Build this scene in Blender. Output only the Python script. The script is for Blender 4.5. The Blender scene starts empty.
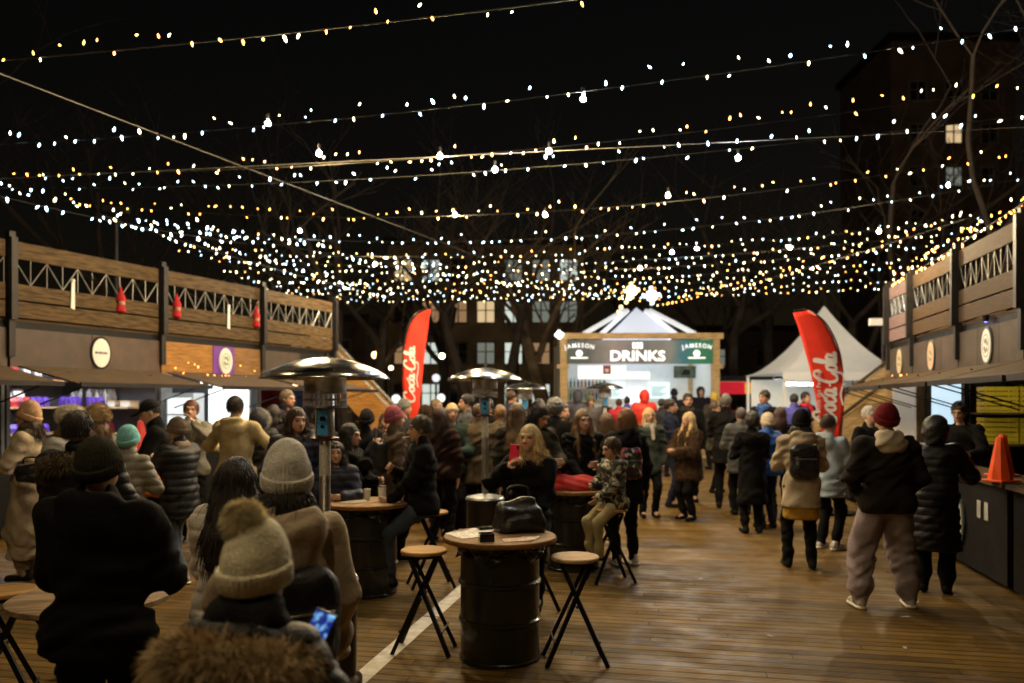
import bpy, math, random
import numpy as np
from mathutils import Vector, Matrix
random.seed(7); RNG = np.random.default_rng(7)
sc = bpy.context.scene; C = sc.collection
PI = math.pi; R = math.radians
EYE = 1.82; F = 800.0; HZ = 402.0          # eye height, focal length in pixels, horizon row

def at(px, Y, z=0.0):                      # ground position on the sight line px at distance Y
    return Vector(((px-512.0)*Y/F, Y, z))
def zat(py, Y): return EYE+(HZ-py)*Y/F

# ------------------------------------------------------------------ objects
def tag(o, label=None, cat=None, group=None, kind=None):
    if label: o['label'] = label
    if cat: o['category'] = cat
    if group: o['group'] = group
    if kind: o['kind'] = kind
    return o
def link(name, data, parent=None, loc=None, rot=None):
    o = bpy.data.objects.new(name, data); C.objects.link(o)
    if parent is not None: o.parent = parent
    if loc is not None: o.location = loc
    if rot is not None: o.rotation_euler = rot
    return o
def thing(name, label, cat, loc=(0,0,0), rz=0.0, group=None):
    return tag(link(name, None, None, loc, (0,0,rz)), label, cat, group)
def copy_tree(o, parent=None):
    c = o.copy(); C.objects.link(c)
    if parent is not None: c.parent = parent
    for ch in list(o.children): copy_tree(ch, c)
    return c

# ------------------------------------------------------------------ materials
def nt(m): return m.node_tree.nodes, m.node_tree.links
MATS = {}
def mat(name, col, rough=.6, metal=0.0, var=.12, vscale=6.0, bump=0.0, bscale=40.0, emit=None, strength=0.0, spec=.5, stretch=None, coat=0.0, detail=4.0):
    key = (name, tuple(col), rough, metal, var, vscale, bump, bscale, emit, strength, stretch, coat)
    if key in MATS: return MATS[key]
    m = bpy.data.materials.new(name); m.use_nodes = True
    n, l = nt(m); b = n['Principled BSDF']
    b.inputs['Base Color'].default_value = (*col, 1); b.inputs['Roughness'].default_value = rough
    b.inputs['Metallic'].default_value = metal; b.inputs['Specular IOR Level'].default_value = spec
    b.inputs['Coat Weight'].default_value = coat
    tc = n.new('ShaderNodeTexCoord'); src = tc.outputs['Object']
    if stretch:
        mp = n.new('ShaderNodeMapping'); mp.inputs['Scale'].default_value = stretch
        l.new(src, mp.inputs['Vector']); src = mp.outputs['Vector']
    if var > 0:
        t = n.new('ShaderNodeTexNoise'); t.inputs['Scale'].default_value = vscale; t.inputs['Detail'].default_value = detail
        l.new(src, t.inputs['Vector'])
        mr = n.new('ShaderNodeMapRange'); mr.inputs['From Min'].default_value = .3; mr.inputs['From Max'].default_value = .7
        mr.inputs['To Min'].default_value = 1-var; mr.inputs['To Max'].default_value = 1+var
        l.new(t.outputs['Fac'], mr.inputs['Value'])
        mx = n.new('ShaderNodeMix'); mx.data_type = 'RGBA'; mx.blend_type = 'MULTIPLY'; mx.inputs[0].default_value = 1
        mx.inputs[6].default_value = (*col, 1); l.new(mr.outputs['Result'], mx.inputs[7]); l.new(mx.outputs[2], b.inputs['Base Color'])
        mr2 = n.new('ShaderNodeMapRange'); mr2.inputs['To Min'].default_value = max(.02, rough-.12); mr2.inputs['To Max'].default_value = min(1, rough+.12)
        l.new(t.outputs['Fac'], mr2.inputs['Value']); l.new(mr2.outputs['Result'], b.inputs['Roughness'])
    if bump > 0:
        t2 = n.new('ShaderNodeTexNoise'); t2.inputs['Scale'].default_value = bscale; t2.inputs['Detail'].default_value = 3 if bscale != 15 else 7
        if bscale == 15: t2.inputs['Roughness'].default_value = .62; t2.inputs['Distortion'].default_value = .8
        l.new(src, t2.inputs['Vector'])
        bp = n.new('ShaderNodeBump'); bp.inputs['Strength'].default_value = bump; bp.inputs['Distance'].default_value = .02
        l.new(t2.outputs['Fac'], bp.inputs['Height']); l.new(bp.outputs['Normal'], b.inputs['Normal'])
    if emit:
        b.inputs['Emission Color'].default_value = (*emit, 1); b.inputs['Emission Strength'].default_value = strength
    MATS[key] = m; return m
def cloth(col, rough=.88, var=.22): return mat('fabric', col, rough, 0, var, 7, .6, 15, spec=.12)
def shiny(col): return mat('nylon_fabric', col, .5, 0, .15, 5, .25, 60, spec=.3)
def glow(col, s): return mat('lamp_glow', (.8,.8,.8), .5, 0, 0, emit=col, strength=s)

# ------------------------------------------------------------------ mesh collector
class MB:
    def __init__(s): s.v = []; s.f = []
    def raw(s, vs, fs):
        o = len(s.v); s.v += [tuple(v) for v in vs]; s.f += [tuple(i+o for i in f) for f in fs]; return s
    def box(s, x0, x1, y0, y1, z0, z1):
        return s.raw([(x0,y0,z0),(x1,y0,z0),(x1,y1,z0),(x0,y1,z0),(x0,y0,z1),(x1,y0,z1),(x1,y1,z1),(x0,y1,z1)],
                     [(0,3,2,1),(4,5,6,7),(0,1,5,4),(1,2,6,5),(2,3,7,6),(3,0,4,7)])
    def bar(s, a, b, w, h, up=(0,0,1)):      # square bar from a to b
        a = Vector(a); b = Vector(b); d = (b-a).normalized(); u = Vector(up)
        if abs(d.dot(u)) > .98: u = Vector((0,1,0))
        x = d.cross(u).normalized()*w/2; y = d.cross(x).normalized()*h/2
        vs = [p+sx*x+sy*y for p in (a,b) for sx,sy in ((-1,-1),(1,-1),(1,1),(-1,1))]
        return s.raw(vs, [(0,1,2,3),(7,6,5,4),(0,4,5,1),(1,5,6,2),(2,6,7,3),(3,7,4,0)])
    def tube(s, pts, r, n=8, cap=True):
        pts = [Vector(p) for p in pts]; rs = r if hasattr(r, '__len__') else [r]*len(pts)
        o = len(s.v); prev = None
        for i, p in enumerate(pts):
            d = (pts[min(i+1,len(pts)-1)]-pts[max(i-1,0)]).normalized()
            if prev is None:
                u = Vector((0,0,1)) if abs(d.z) < .9 else Vector((1,0,0)); x = d.cross(u).normalized()
            else: x = (prev-d*prev.dot(d)).normalized()
            prev = x; y = d.cross(x)
            for k in range(n):
                a = 2*PI*k/n; s.v.append(tuple(p+(x*math.cos(a)+y*math.sin(a))*rs[i]))
        for i in range(len(pts)-1):
            for k in range(n):
                a = o+i*n+k; b = o+i*n+(k+1)%n; s.f.append((a,b,b+n,a+n))
        if cap:
            s.f.append(tuple(o+k for k in range(n))[::-1]); e = o+(len(pts)-1)*n; s.f.append(tuple(e+k for k in range(n)))
        return s
    def lathe(s, prof, n=32, c=(0,0,0), cap=True):   # prof: list of (r,z)
        o = len(s.v)
        for r, z in prof:
            for k in range(n):
                a = 2*PI*k/n; s.v.append((c[0]+r*math.cos(a), c[1]+r*math.sin(a), c[2]+z))
        for i in range(len(prof)-1):
            for k in range(n):
                a = o+i*n+k; b = o+i*n+(k+1)%n; s.f.append((a,b,b+n,a+n))
        if cap:
            s.f.append(tuple(o+k for k in range(n))[::-1]); e = o+(len(prof)-1)*n; s.f.append(tuple(e+k for k in range(n)))
        return s
    def ball(s, c, r, n=12, m=8, sz=1.0):
        return s.lathe([(max(1e-4,r*math.sin(PI*i/m)), -r*sz*math.cos(PI*i/m)) for i in range(m+1)], n, c)
    def panel(s, pts, th):                   # flat polygon in its local plane with thickness (pts CCW, extruded along -normal)
        pts = [Vector(p) for p in pts]; nn = (pts[1]-pts[0]).cross(pts[-1]-pts[0]).normalized()*th; k = len(pts)
        return s.raw(pts+[p-nn for p in pts], [tuple(range(k)), tuple(range(2*k-1,k-1,-1))]+[(i,i+k,(i+1)%k+k,(i+1)%k) for i in range(k)])
    def build(s, name, m, parent=None, loc=None, rot=None, smooth=False, bevel=0.0):
        me = bpy.data.meshes.new(name); me.from_pydata(s.v, [], s.f); me.update()
        if m: me.materials.append(m)
        if smooth:
            for p in me.polygons: p.use_smooth = True
            try: me.set_sharp_from_angle(angle=R(42))
            except Exception: pass
        o = link(name, me, parent, loc, rot)
        if bevel:
            b = o.modifiers.new('bevel', 'BEVEL'); b.width = bevel; b.segments = 2; b.limit_method = 'ANGLE'
        return o
def text(name, body, size, m, parent=None, loc=(0,0,0), rot=(PI/2,0,0), ext=.004, bold=0.0, sx=1.0, space=1.0, res=3):
    cu = bpy.data.curves.new(name, 'FONT'); cu.body = body; cu.size = size; cu.extrude = ext; cu.offset = bold
    cu.align_x = 'CENTER'; cu.align_y = 'CENTER'; cu.space_character = space; cu.resolution_u = res
    t = bpy.data.objects.new(name+'_source', cu); C.objects.link(t)
    me = bpy.data.meshes.new_from_object(t, depsgraph=bpy.context.evaluated_depsgraph_get()); me.name = name
    bpy.data.objects.remove(t); bpy.data.curves.remove(cu)
    me.materials.clear(); me.materials.append(m)
    o = link(name, me, parent, loc, rot); o.scale = (sx,1,1); return o
def from_np(name, v, f, m, parent=None, smooth=True, cols=None):
    me = bpy.data.meshes.new(name); k = f.shape[1]
    me.vertices.add(len(v)); me.vertices.foreach_set('co', np.ascontiguousarray(v, np.float32).ravel())
    me.loops.add(f.size); me.loops.foreach_set('vertex_index', np.ascontiguousarray(f, np.int32).ravel())
    me.polygons.add(len(f)); me.polygons.foreach_set('loop_start', np.arange(0, f.size, k, dtype=np.int32))
    me.polygons.foreach_set('loop_total', np.full(len(f), k, np.int32))
    if smooth: me.polygons.foreach_set('use_smooth', np.ones(len(f), bool))
    me.update(calc_edges=True); me.validate()
    if cols is not None:
        a = me.color_attributes.new('tint', 'FLOAT_COLOR', 'POINT')
        a.data.foreach_set('color', np.ascontiguousarray(np.c_[cols, np.ones(len(v))], np.float32).ravel())
    if m: me.materials.append(m)
    return link(name, me, parent)

# ------------------------------------------------------------------ implicit surfaces
class Prim:
    def __init__(s, fn, lo, hi, k, mode, fr):
        s.fn = fn; s.k = k; s.mode = mode; s.fr = fr
        if fr is not None:
            Rm, o = fr; cs = np.array([[x,y,z] for x in (lo[0],hi[0]) for y in (lo[1],hi[1]) for z in (lo[2],hi[2])])@Rm.T+o
            lo = cs.min(0); hi = cs.max(0)
        s.lo = np.array(lo, float); s.hi = np.array(hi, float)
def cap(a, b, ra, rb, k=.03, fr=None, sc_=(1,1,1), mode='u'):
    a = np.array(a, float); b = np.array(b, float); S = np.array(sc_, float); rm = max(ra, rb)
    lo = np.minimum(a, b)-rm*S; hi = np.maximum(a, b)+rm*S
    A = a/S; BA = b/S-A; bb = max(BA@BA, 1e-9); ms = S.min()
    def fn(x, y, z):
        x = x/S[0]-A[0]; y = y/S[1]-A[1]; z = z/S[2]-A[2]
        t = np.clip((x*BA[0]+y*BA[1]+z*BA[2])/bb, 0, 1)
        return (np.sqrt((x-t*BA[0])**2+(y-t*BA[1])**2+(z-t*BA[2])**2)-(ra+t*(rb-ra)))*ms
    return Prim(fn, lo, hi, k, mode, fr)
def ell(c, r, k=.02, fr=None, mode='u'):
    c = np.array(c, float); r = np.array(r, float)
    def fn(x, y, z):
        x = x-c[0]; y = y-c[1]; z = z-c[2]
        k0 = np.sqrt((x/r[0])**2+(y/r[1])**2+(z/r[2])**2); k1 = np.sqrt((x/r[0]**2)**2+(y/r[1]**2)**2+(z/r[2]**2)**2)+1e-6
        return k0*(k0-1)/k1
    return Prim(fn, c-r, c+r, k, mode, fr)
def rbox(c, h, r, k=.02, fr=None, mode='u'):
    c = np.array(c, float); h = np.array(h, float)
    def fn(x, y, z):
        x = np.abs(x-c[0])-h[0]+r; y = np.abs(y-c[1])-h[1]+r; z = np.abs(z-c[2])-h[2]+r
        return np.sqrt(np.maximum(x,0)**2+np.maximum(y,0)**2+np.maximum(z,0)**2)+np.minimum(np.maximum(x,np.maximum(y,z)),0)-r
    return Prim(fn, c-h, c+h, k, mode, fr)
def nets(Fd, lo, h):
    S = Fd < 0; nx, ny, nz = Fd.shape
    cs = [(i,j,k) for i in (0,1) for j in (0,1) for k in (0,1)]
    cnt = np.zeros((nx-1,ny-1,nz-1), np.int8)
    for i,j,k in cs: cnt += S[i:nx-1+i, j:ny-1+j, k:nz-1+k]
    act = (cnt > 0)&(cnt < 8); ai = np.argwhere(act)
    if len(ai) == 0: return None, None
    idx = np.full(act.shape, -1, np.int32); idx[act] = np.arange(len(ai))
    val = {c: Fd[ai[:,0]+c[0], ai[:,1]+c[1], ai[:,2]+c[2]] for c in cs}
    acc = np.zeros((len(ai),3)); num = np.zeros(len(ai))
    for a in cs:
        for ax in range(3):
            if a[ax] == 0:
                b = list(a); b[ax] = 1; b = tuple(b); va, vb = val[a], val[b]
                m = (va < 0) != (vb < 0); t = np.where(m, va/np.where(m, va-vb, 1), 0)
                p = np.array(a, float)[None].repeat(len(ai), 0); p[:,ax] = t
                acc += p*m[:,None]; num += m
    v = np.array(lo)+h*(ai+acc/num[:,None])
    q = []
    for ax in range(3):
        sl0 = [slice(None)]*3; sl1 = [slice(None)]*3; sl0[ax] = slice(0,-1); sl1[ax] = slice(1,None)
        s0 = S[tuple(sl0)]; s1 = S[tuple(sl1)]; e = np.argwhere(s0 != s1)
        u, w = (ax+1)%3, (ax+2)%3
        e = e[(e[:,u] > 0)&(e[:,w] > 0)&(e[:,u] < Fd.shape[u]-1)&(e[:,w] < Fd.shape[w]-1)]
        if not len(e): continue
        du = np.zeros(3, int); du[u] = 1; dw = np.zeros(3, int); dw[w] = 1
        g = lambda p: idx[p[:,0],p[:,1],p[:,2]]
        quad = np.stack([g(e-du-dw), g(e-dw), g(e), g(e-du)], 1)
        ins = s0[e[:,0],e[:,1],e[:,2]]; quad[~ins] = quad[~ins][:,::-1]
        q.append(quad)
    q = np.concatenate(q); return v, q[(q >= 0).all(1)]
def implicit(prims, h, cuts=(), disp=None):
    lo = np.min([p.lo for p in prims if p.mode == 'u'], 0)-3*h-.02; hi = np.max([p.hi for p in prims if p.mode == 'u'], 0)+3*h+.02
    n = np.ceil((hi-lo)/h).astype(int)+1
    Fd = np.full(n, .5, np.float32); ax = [(lo[i]+h*np.arange(n[i])).astype(np.float32) for i in range(3)]
    for p in prims:
        mg = p.k+2.5*h+.01
        i0 = np.maximum(np.floor((p.lo-mg-lo)/h).astype(int), 0); i1 = np.minimum(np.ceil((p.hi+mg-lo)/h).astype(int)+1, n)
        if (i1 <= i0).any(): continue
        X = ax[0][i0[0]:i1[0],None,None]; Y = ax[1][None,i0[1]:i1[1],None]; Z = ax[2][None,None,i0[2]:i1[2]]
        if p.fr is not None:
            Rm, o = p.fr; x, y, z = X-o[0], Y-o[1], Z-o[2]
            X, Y, Z = (x*Rm[0,0]+y*Rm[1,0]+z*Rm[2,0], x*Rm[0,1]+y*Rm[1,1]+z*Rm[2,1], x*Rm[0,2]+y*Rm[1,2]+z*Rm[2,2])
        d = p.fn(X, Y, Z); sl = tuple(slice(a,b) for a,b in zip(i0,i1)); f0 = Fd[sl]; k = max(p.k, 1e-5)
        if p.mode == 'u':
            hh = np.maximum(k-np.abs(f0-d), 0)/k; Fd[sl] = np.minimum(f0, d)-hh*hh*k*.25
        else:
            d = -d; hh = np.maximum(k-np.abs(f0-d), 0)/k; Fd[sl] = np.maximum(f0, d)+hh*hh*k*.25
    X, Y, Z = ax[0][:,None,None], ax[1][None,:,None], ax[2][None,None,:]
    if disp is not None:
        band = np.abs(Fd) < .06; ii = np.argwhere(band); P = lo+h*ii; Fd[band] += disp(P[:,0], P[:,1], P[:,2]).astype(np.float32)
    for c in cuts: Fd = np.maximum(Fd, c(X, Y, Z))
    Fd[0] = Fd[-1] = .1; Fd[:,0] = Fd[:,-1] = .1; Fd[:,:,0] = Fd[:,:,-1] = .1
    return nets(Fd, lo, h)
def vnormals(v, q):
    n = np.zeros_like(v); fn = np.cross(v[q[:,2]]-v[q[:,0]], v[q[:,3]]-v[q[:,1]])
    for i in range(4): np.add.at(n, q[:,i], fn)
    return n/(np.linalg.norm(n, axis=1, keepdims=True)+1e-9)
def blades(v, nrm, count, length, width, bend, rng, spread=.5):
    """many thin tapered hairs growing from a surface; bend = direction they lean to"""
    i = rng.integers(0, len(v), count); p = v[i]+rng.normal(0, .003, (count,3)); d = nrm[i]+rng.normal(0, spread, (count,3))+np.array(bend)
    d /= np.linalg.norm(d, axis=1, keepdims=True); L = length*rng.uniform(.5, 1.15, count)[:,None]
    s = np.cross(d, rng.normal(0, 1, (count,3))); s /= np.linalg.norm(s, axis=1, keepdims=True)+1e-9
    tip = p+d*L+np.array([0,0,-1])*L*.25; mid = p+d*L*.55
    V = np.stack([p-s*width, p+s*width, mid+s*width*.8, mid-s*width*.8, tip], 1).reshape(-1,3)
    b = np.arange(count)[:,None]*5
    Q = np.concatenate([b+np.array([[0,1,2,3]]), b+np.array([[3,2,4,4]])])
    # two quads per hair; the tip one is degenerate, so give it as a slim quad
    V2 = np.concatenate([V, (tip+s*width*.15)]); e = len(V)+np.arange(count)[:,None]
    Q[count:,3:] = e; Q[count:] = Q[count:][:,[0,1,3,2]]
    return V2, Q
# ================================================================== setting: sky, camera, deck
w = bpy.data.worlds.new('World'); sc.world = w; w.use_nodes = True
n, l = w.node_tree.nodes, w.node_tree.links
sky = n.new('ShaderNodeTexSky'); sky.sky_type = 'NISHITA'; sky.sun_disc = False
sky.sun_elevation = R(4); sky.sun_rotation = R(200)
tintn = n.new('ShaderNodeMix'); tintn.data_type = 'RGBA'; tintn.blend_type = 'MULTIPLY'; tintn.inputs[0].default_value = 1; tintn.inputs[7].default_value = (1,.66,.52,1)   # town glow
l.new(sky.outputs['Color'], tintn.inputs[6]); l.new(tintn.outputs[2], n['Background'].inputs['Color']); n['Background'].inputs['Strength'].default_value = .0019
sun = bpy.data.lights.new('moon', 'SUN'); sun.energy = .004; sun.angle = R(.5); sun.color = (1,.95,.85)
so = link('moon', sun, None, (0,0,60)); so.rotation_euler = (R(86),0,R(-20))
cam = bpy.data.cameras.new('camera'); cam.sensor_width = 36; cam.lens = 36*F/1024; cam.shift_y = (HZ-341.5)/1024
cam.clip_end = 2000; cam.clip_start = .05; cam.dof.use_dof = True; cam.dof.focus_distance = 4.6; cam.dof.aperture_fstop = 1.7
co = link('camera', cam, None, (0,0,EYE), (PI/2,0,0)); sc.camera = co
sc.view_settings.view_transform = 'Standard'; sc.view_settings.look = 'None'; sc.view_settings.exposure = .35; sc.view_settings.gamma = 1
sc.cycles.use_denoising = True; sc.cycles.use_light_tree = True; sc.cycles.max_bounces = 5; sc.cycles.diffuse_bounces = 3; sc.cycles.glossy_bounces = 3
sc.cycles.sample_clamp_indirect = 4; sc.cycles.caustics_reflective = False; sc.cycles.caustics_refractive = False

AR = R(11.53)                                   # heading of the right row, the deck and the painted line
def deck_mat():
    m = bpy.data.materials.new('deck_boards'); m.use_nodes = True; n, l = nt(m); b = n['Principled BSDF']
    tc = n.new('ShaderNodeTexCoord'); sep = n.new('ShaderNodeSeparateXYZ'); l.new(tc.outputs['Object'], sep.inputs[0])
    def mth(op, a, v=None, clamp=False):
        q = n.new('ShaderNodeMath'); q.operation = op; q.use_clamp = clamp
        l.new(a, q.inputs[0])
        if v is not None:
            if hasattr(v, 'links'): l.new(v, q.inputs[1])
            else: q.inputs[1].default_value = v
        return q.outputs[0]
    def noise(scale, vec, detail=3, rough=.55):
        q = n.new('ShaderNodeTexNoise'); q.inputs['Scale'].default_value = scale; q.inputs['Detail'].default_value = detail
        q.inputs['Roughness'].default_value = rough; l.new(vec, q.inputs['Vector']); return q.outputs['Fac']
    def mapv(s):
        q = n.new('ShaderNodeMapping'); q.inputs['Scale'].default_value = s; l.new(tc.outputs['Object'], q.inputs['Vector']); return q.outputs['Vector']
    row = mth('FLOOR', mth('DIVIDE', sep.outputs['Y'], .11)); fr = mth('FRACT', mth('DIVIDE', sep.outputs['Y'], .11))
    # board ends: every row is shifted by its own amount
    wn0 = n.new('ShaderNodeTexWhiteNoise'); wn0.noise_dimensions = '1D'; l.new(row, wn0.inputs['W'])
    xs = mth('ADD', mth('DIVIDE', sep.outputs['X'], 3.2), wn0.outputs['Value']); fx = mth('FRACT', xs); ix = mth('FLOOR', xs)
    cmb = n.new('ShaderNodeCombineXYZ'); l.new(row, cmb.inputs[0]); l.new(ix, cmb.inputs[1])
    wn = n.new('ShaderNodeTexWhiteNoise'); wn.noise_dimensions = '2D'; l.new(cmb.outputs[0], wn.inputs['Vector'])
    grain = noise(9, mapv((.6,14,1)), 5, .65); wear = noise(.55, mapv((1,1.2,1)), 4); wear2 = noise(2.6, mapv((1,1.6,1)), 4)
    stain = n.new('ShaderNodeMapRange'); stain.inputs['From Min'].default_value = .56; stain.inputs['From Max'].default_value = .72; stain.inputs['To Max'].default_value = .22; l.new(noise(1.15, mapv((1,1.3,1)), 6, .6), stain.inputs['Value'])
    t = mth('SUBTRACT', mth('ADD', mth('ADD', mth('MULTIPLY', wn.outputs['Value'], .30), mth('MULTIPLY', grain, .62)), mth('MULTIPLY', wear, .62)), stain.outputs['Result'])
    cr = n.new('ShaderNodeValToRGB'); e = cr.color_ramp.elements
    e[0].position = .3; e[0].color = (.032,.02,.005,1); e[1].position = 1.0; e[1].color = (.285,.168,.036,1)
    k = e.new(.62); k.color = (.138,.08,.017,1); l.new(t, cr.inputs['Fac'])
    gap = mth('LESS_THAN', fr, .15); end = mth('LESS_THAN', fx, .0025); g = mth('MAXIMUM', gap, end)
    rid = mth('SINE', mth('MULTIPLY', sep.outputs['Y'], 2*PI/.0275))                  # anti-slip grooves along the board
    dk = mth('SUBTRACT', 1.0 and mth('ADD', mth('MULTIPLY', rid, .34), .72), mth('MULTIPLY', g, .66))
    mx = n.new('ShaderNodeMix'); mx.data_type = 'RGBA'; mx.blend_type = 'MULTIPLY'; mx.inputs[0].default_value = 1
    l.new(cr.outputs['Color'], mx.inputs[6]); l.new(dk, mx.inputs[7])
    l.new(mx.outputs[2], b.inputs['Base Color'])
    mr = n.new('ShaderNodeMapRange'); mr.inputs['From Min'].default_value = .35; mr.inputs['From Max'].default_value = .66
    mr.inputs['To Min'].default_value = .42; mr.inputs['To Max'].default_value = .8; l.new(wear2, mr.inputs['Value']); l.new(mr.outputs['Result'], b.inputs['Roughness'])
    b.inputs['Specular IOR Level'].default_value = .2
    hgt = mth('SUBTRACT', mth('ADD', mth('MULTIPLY', rid, .12), mth('MULTIPLY', grain, .35)), mth('MULTIPLY', g, 1.0))
    bp = n.new('ShaderNodeBump'); bp.inputs['Strength'].default_value = .5; bp.inputs['Distance'].default_value = .006
    l.new(hgt, bp.inputs['Height']); l.new(bp.outputs['Normal'], b.inputs['Normal'])
    return m
tag(MB().box(-260,260,-60,420,-.2,-.15).build('ground', mat('asphalt', (.03,.028,.026), .8, 0, .3, 3, .3, 30)), kind='structure')
tag(MB().box(-16,18,-6,36,-.15,0).build('deck', deck_mat(), rot=(0,0,-AR)), kind='structure')
# painted line along the street axis
u = Vector((math.sin(AR), math.cos(AR), 0)); p0 = Vector((-2.07,0,0)); sd = Vector((u.y,-u.x,0))*.068
line_mat = mat('worn_white_paint', (.62,.60,.55), .6, 0, .28, 9, .2, 60)
ln = MB()
for a, b_ in ((1.0,6.9),(6.93,14.0)):
    A = p0+u*a; B = p0+u*b_
    ln.raw([A-sd+Vector((0,0,.004)), A+sd+Vector((0,0,.004)), B+sd+Vector((0,0,.004)), B-sd+Vector((0,0,.004))], [(0,1,2,3)])
tag(ln.build('floor_marking', line_mat), kind='structure')

# ================================================================== stalls
def wood(col, name='planks', v=.35): return mat(name, col, .7, 0, v, 3.5, .25, 14, stretch=(1.2,8,9), detail=6, spec=.15)
W_RAIL = wood((.088,.057,.027), v=.6); W_AWN = wood((.12,.085,.055)); W_DARK = wood((.075,.047,.024)); W_PALE = wood((.58,.40,.19)); W_ORANGE = wood((.42,.20,.05))
STEEL = mat('dark_steel', (.03,.027,.026), .5, .5, .25, 8, .1, 60, spec=.3); BLACK = mat('black_paint', (.005,.005,.005), .55, 0, .25, 10, .1, 60, spec=.22)
GALV = mat('galvanised_rod', (.36,.35,.32), .4, .8, .15, 9); PLYDARK = mat('brown_board', (.065,.043,.03), .6, 0, .3, 4, .15, 40)
PLYWARM = wood((.34,.17,.05)); WHITEP = mat('white_panel', (.78,.78,.76), .5, 0, .06, 3); GREYW = mat('grey_board', (.16,.155,.15), .55, 0, .2, 4, .1, 30)
TUBE = glow((1,.95,.86), 30)
def LW(t): return Vector((-11.7+.3892*t/1.0, .9212*t, 0))       # point on the left facade
LRZ = math.atan2(.9212,.3892)
def RWp(Y): return Vector((4.28+.204*Y, Y, 0))                  # point on the right facade
RRZ = math.atan2(-.9798,-.1999)
def frame_pt(loc, rz, p): return Matrix.Translation(loc)@Matrix.Rotation(rz,4,'Z')@Vector(p)

def stall(loc, rz, L, label, group, fascia, inner=GREYW, back=GREYW, counter=BLACK, cy=(-.5,0), aw=(.15,None,1.15,2.08), awmat=W_AWN, lamp=None, alamp=None):
    t = thing('market_stall', label, 'stall', loc, rz, group)
    for x in (0.0, L-.05): MB().box(x,x+.05,.0,2.25,0,2.85).build('side_wall', inner, t)
    MB().box(.05,L-.05,2.2,2.25,0,2.85).build('back_wall', back, t)
    MB().box(0,L,-.02,2.3,2.853,2.95).build('roof', BLACK, t)
    MB().box(.05,L-.05,.06,2.2,.003,.05).build('floor', W_DARK, t)
    k = len(fascia)
    for i, fm in enumerate(fascia):
        MB().box(L*i/k+.006, L*(i+1)/k-.006, -.06,-.004,2.31,2.85).build('fascia_panel', fm, t)
    c = MB().box(.06,L-.06,cy[0],cy[1],.06,1.0).build('counter', counter, t)
    MB().box(.03,L-.03,cy[0]-.06,cy[1]+.03,1.003,1.045).build('counter_top', W_DARK, c)
    if aw:
        x0 = aw[0]; x1 = aw[1] if aw[1] else L-.1; d = aw[2]; zf = aw[3]
        a = MB(); N = max(2, int(d/.14))
        for i in range(N):                          # boards of the flap
            q0 = i/N; q1 = (i+1)/N-.01
            P = [(x0,-.07-d*q0,2.33+(zf-2.33)*q0),(x1,-.07-d*q0,2.33+(zf-2.33)*q0),(x1,-.07-d*q1,2.33+(zf-2.33)*q1),(x0,-.07-d*q1,2.33+(zf-2.33)*q1)]
            a.panel(P[::-1], .022)
        ao = a.build('awning', awmat, t)
        MB().bar((x0,-.09-d,zf-.012),(x1,-.09-d,zf-.012),.035,.06).build('edge_rail', STEEL, ao)
        for x in (x0+.2, x1-.2):
            MB().tube([(x,-.05-d*.93,zf-.02),(x,-.015,1.72)], .011, 6).build('strut', STEEL, t)
    if alamp:
        MB().box(L*.2,L*.8,-.5,-.44,2.15,2.185).build('lamp_tube', glow(alamp[0],alamp[1]), t)
        for x in (L*.22,L*.78): MB().box(x-.01,x+.01,-.48,-.46,2.187,2.25).build('lamp_bracket', STEEL, t)
    if lamp:
        MB().box(L*.15,L*.85,lamp[0],lamp[0]+.1,2.74,2.79).build('lamp_tube', glow(lamp[1], lamp[2]), t)
    return t
def balcony(loc, rz, L, label, group, plank=W_RAIL, last=False):
    t = thing('balcony_railing', label, 'railing', loc, rz, group)
    for x in ([.0, L-.0] if last else [.0]):
        MB().box(x-.045,x+.045,-.12,-.03,2.45,4.18).build('post', STEEL, t)
        MB().box(x-.045,x+.045,-.17,-.123,2.96,4.1).build('post_plate', STEEL, t)
    for z0, z1 in ((3.0,3.225),(3.25,3.47),(3.82,4.06)):
        MB().box(.05,L-.05,-.075,-.035,z0,z1).build('plank', plank, t, bevel=.006)
    tr = MB(); N = 10; zl, zh = 3.47, 3.82
    for i in range(N):
        xa = .06+(L-.12)*i/N; xb = .06+(L-.12)*(i+1)/N
        tr.tube([(xa,-.055,zl if i%2 else zh),(xb,-.055,zh if i%2 else zl)], .0075, 6, False)
        tr.tube([(xb,-.055,zl),(xb,-.055,zh)], .0055, 6, False)
    tr.build('lattice_rods', GALV, t)
    MB().box(0,L,-.02,.9,2.953,2.99).build('walkway', W_DARK, t)
    return t
LT = [6.7, 9.35, 12.05, 14.7, 17.2, 19.6]
llab = ['left row stall nearest the camera, dark shutters and black flap', 'dark stall with a black counter at the left edge, beside the beige coat woman',
        'stall with shelves of purple and red packs under a wide brown flap', 'brightly lit stall with a white fridge and a warm wooden sign board', 'dark end stall of the left row with red and blue posters inside']
lfas = [[PLYDARK]*2, [PLYDARK,PLYDARK], [PLYDARK,mat('brown_board',(.085,.053,.035),.6,0,.3,4,.15,40)], [PLYWARM,wood((.24,.13,.055))], [PLYDARK,STEEL]]
lamps_l = [None, None, (.7,(.95,.96,1.0),60), (.7,(.93,1,.98),16), (.5,(1,.75,.5),4)]
LS = []
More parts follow.
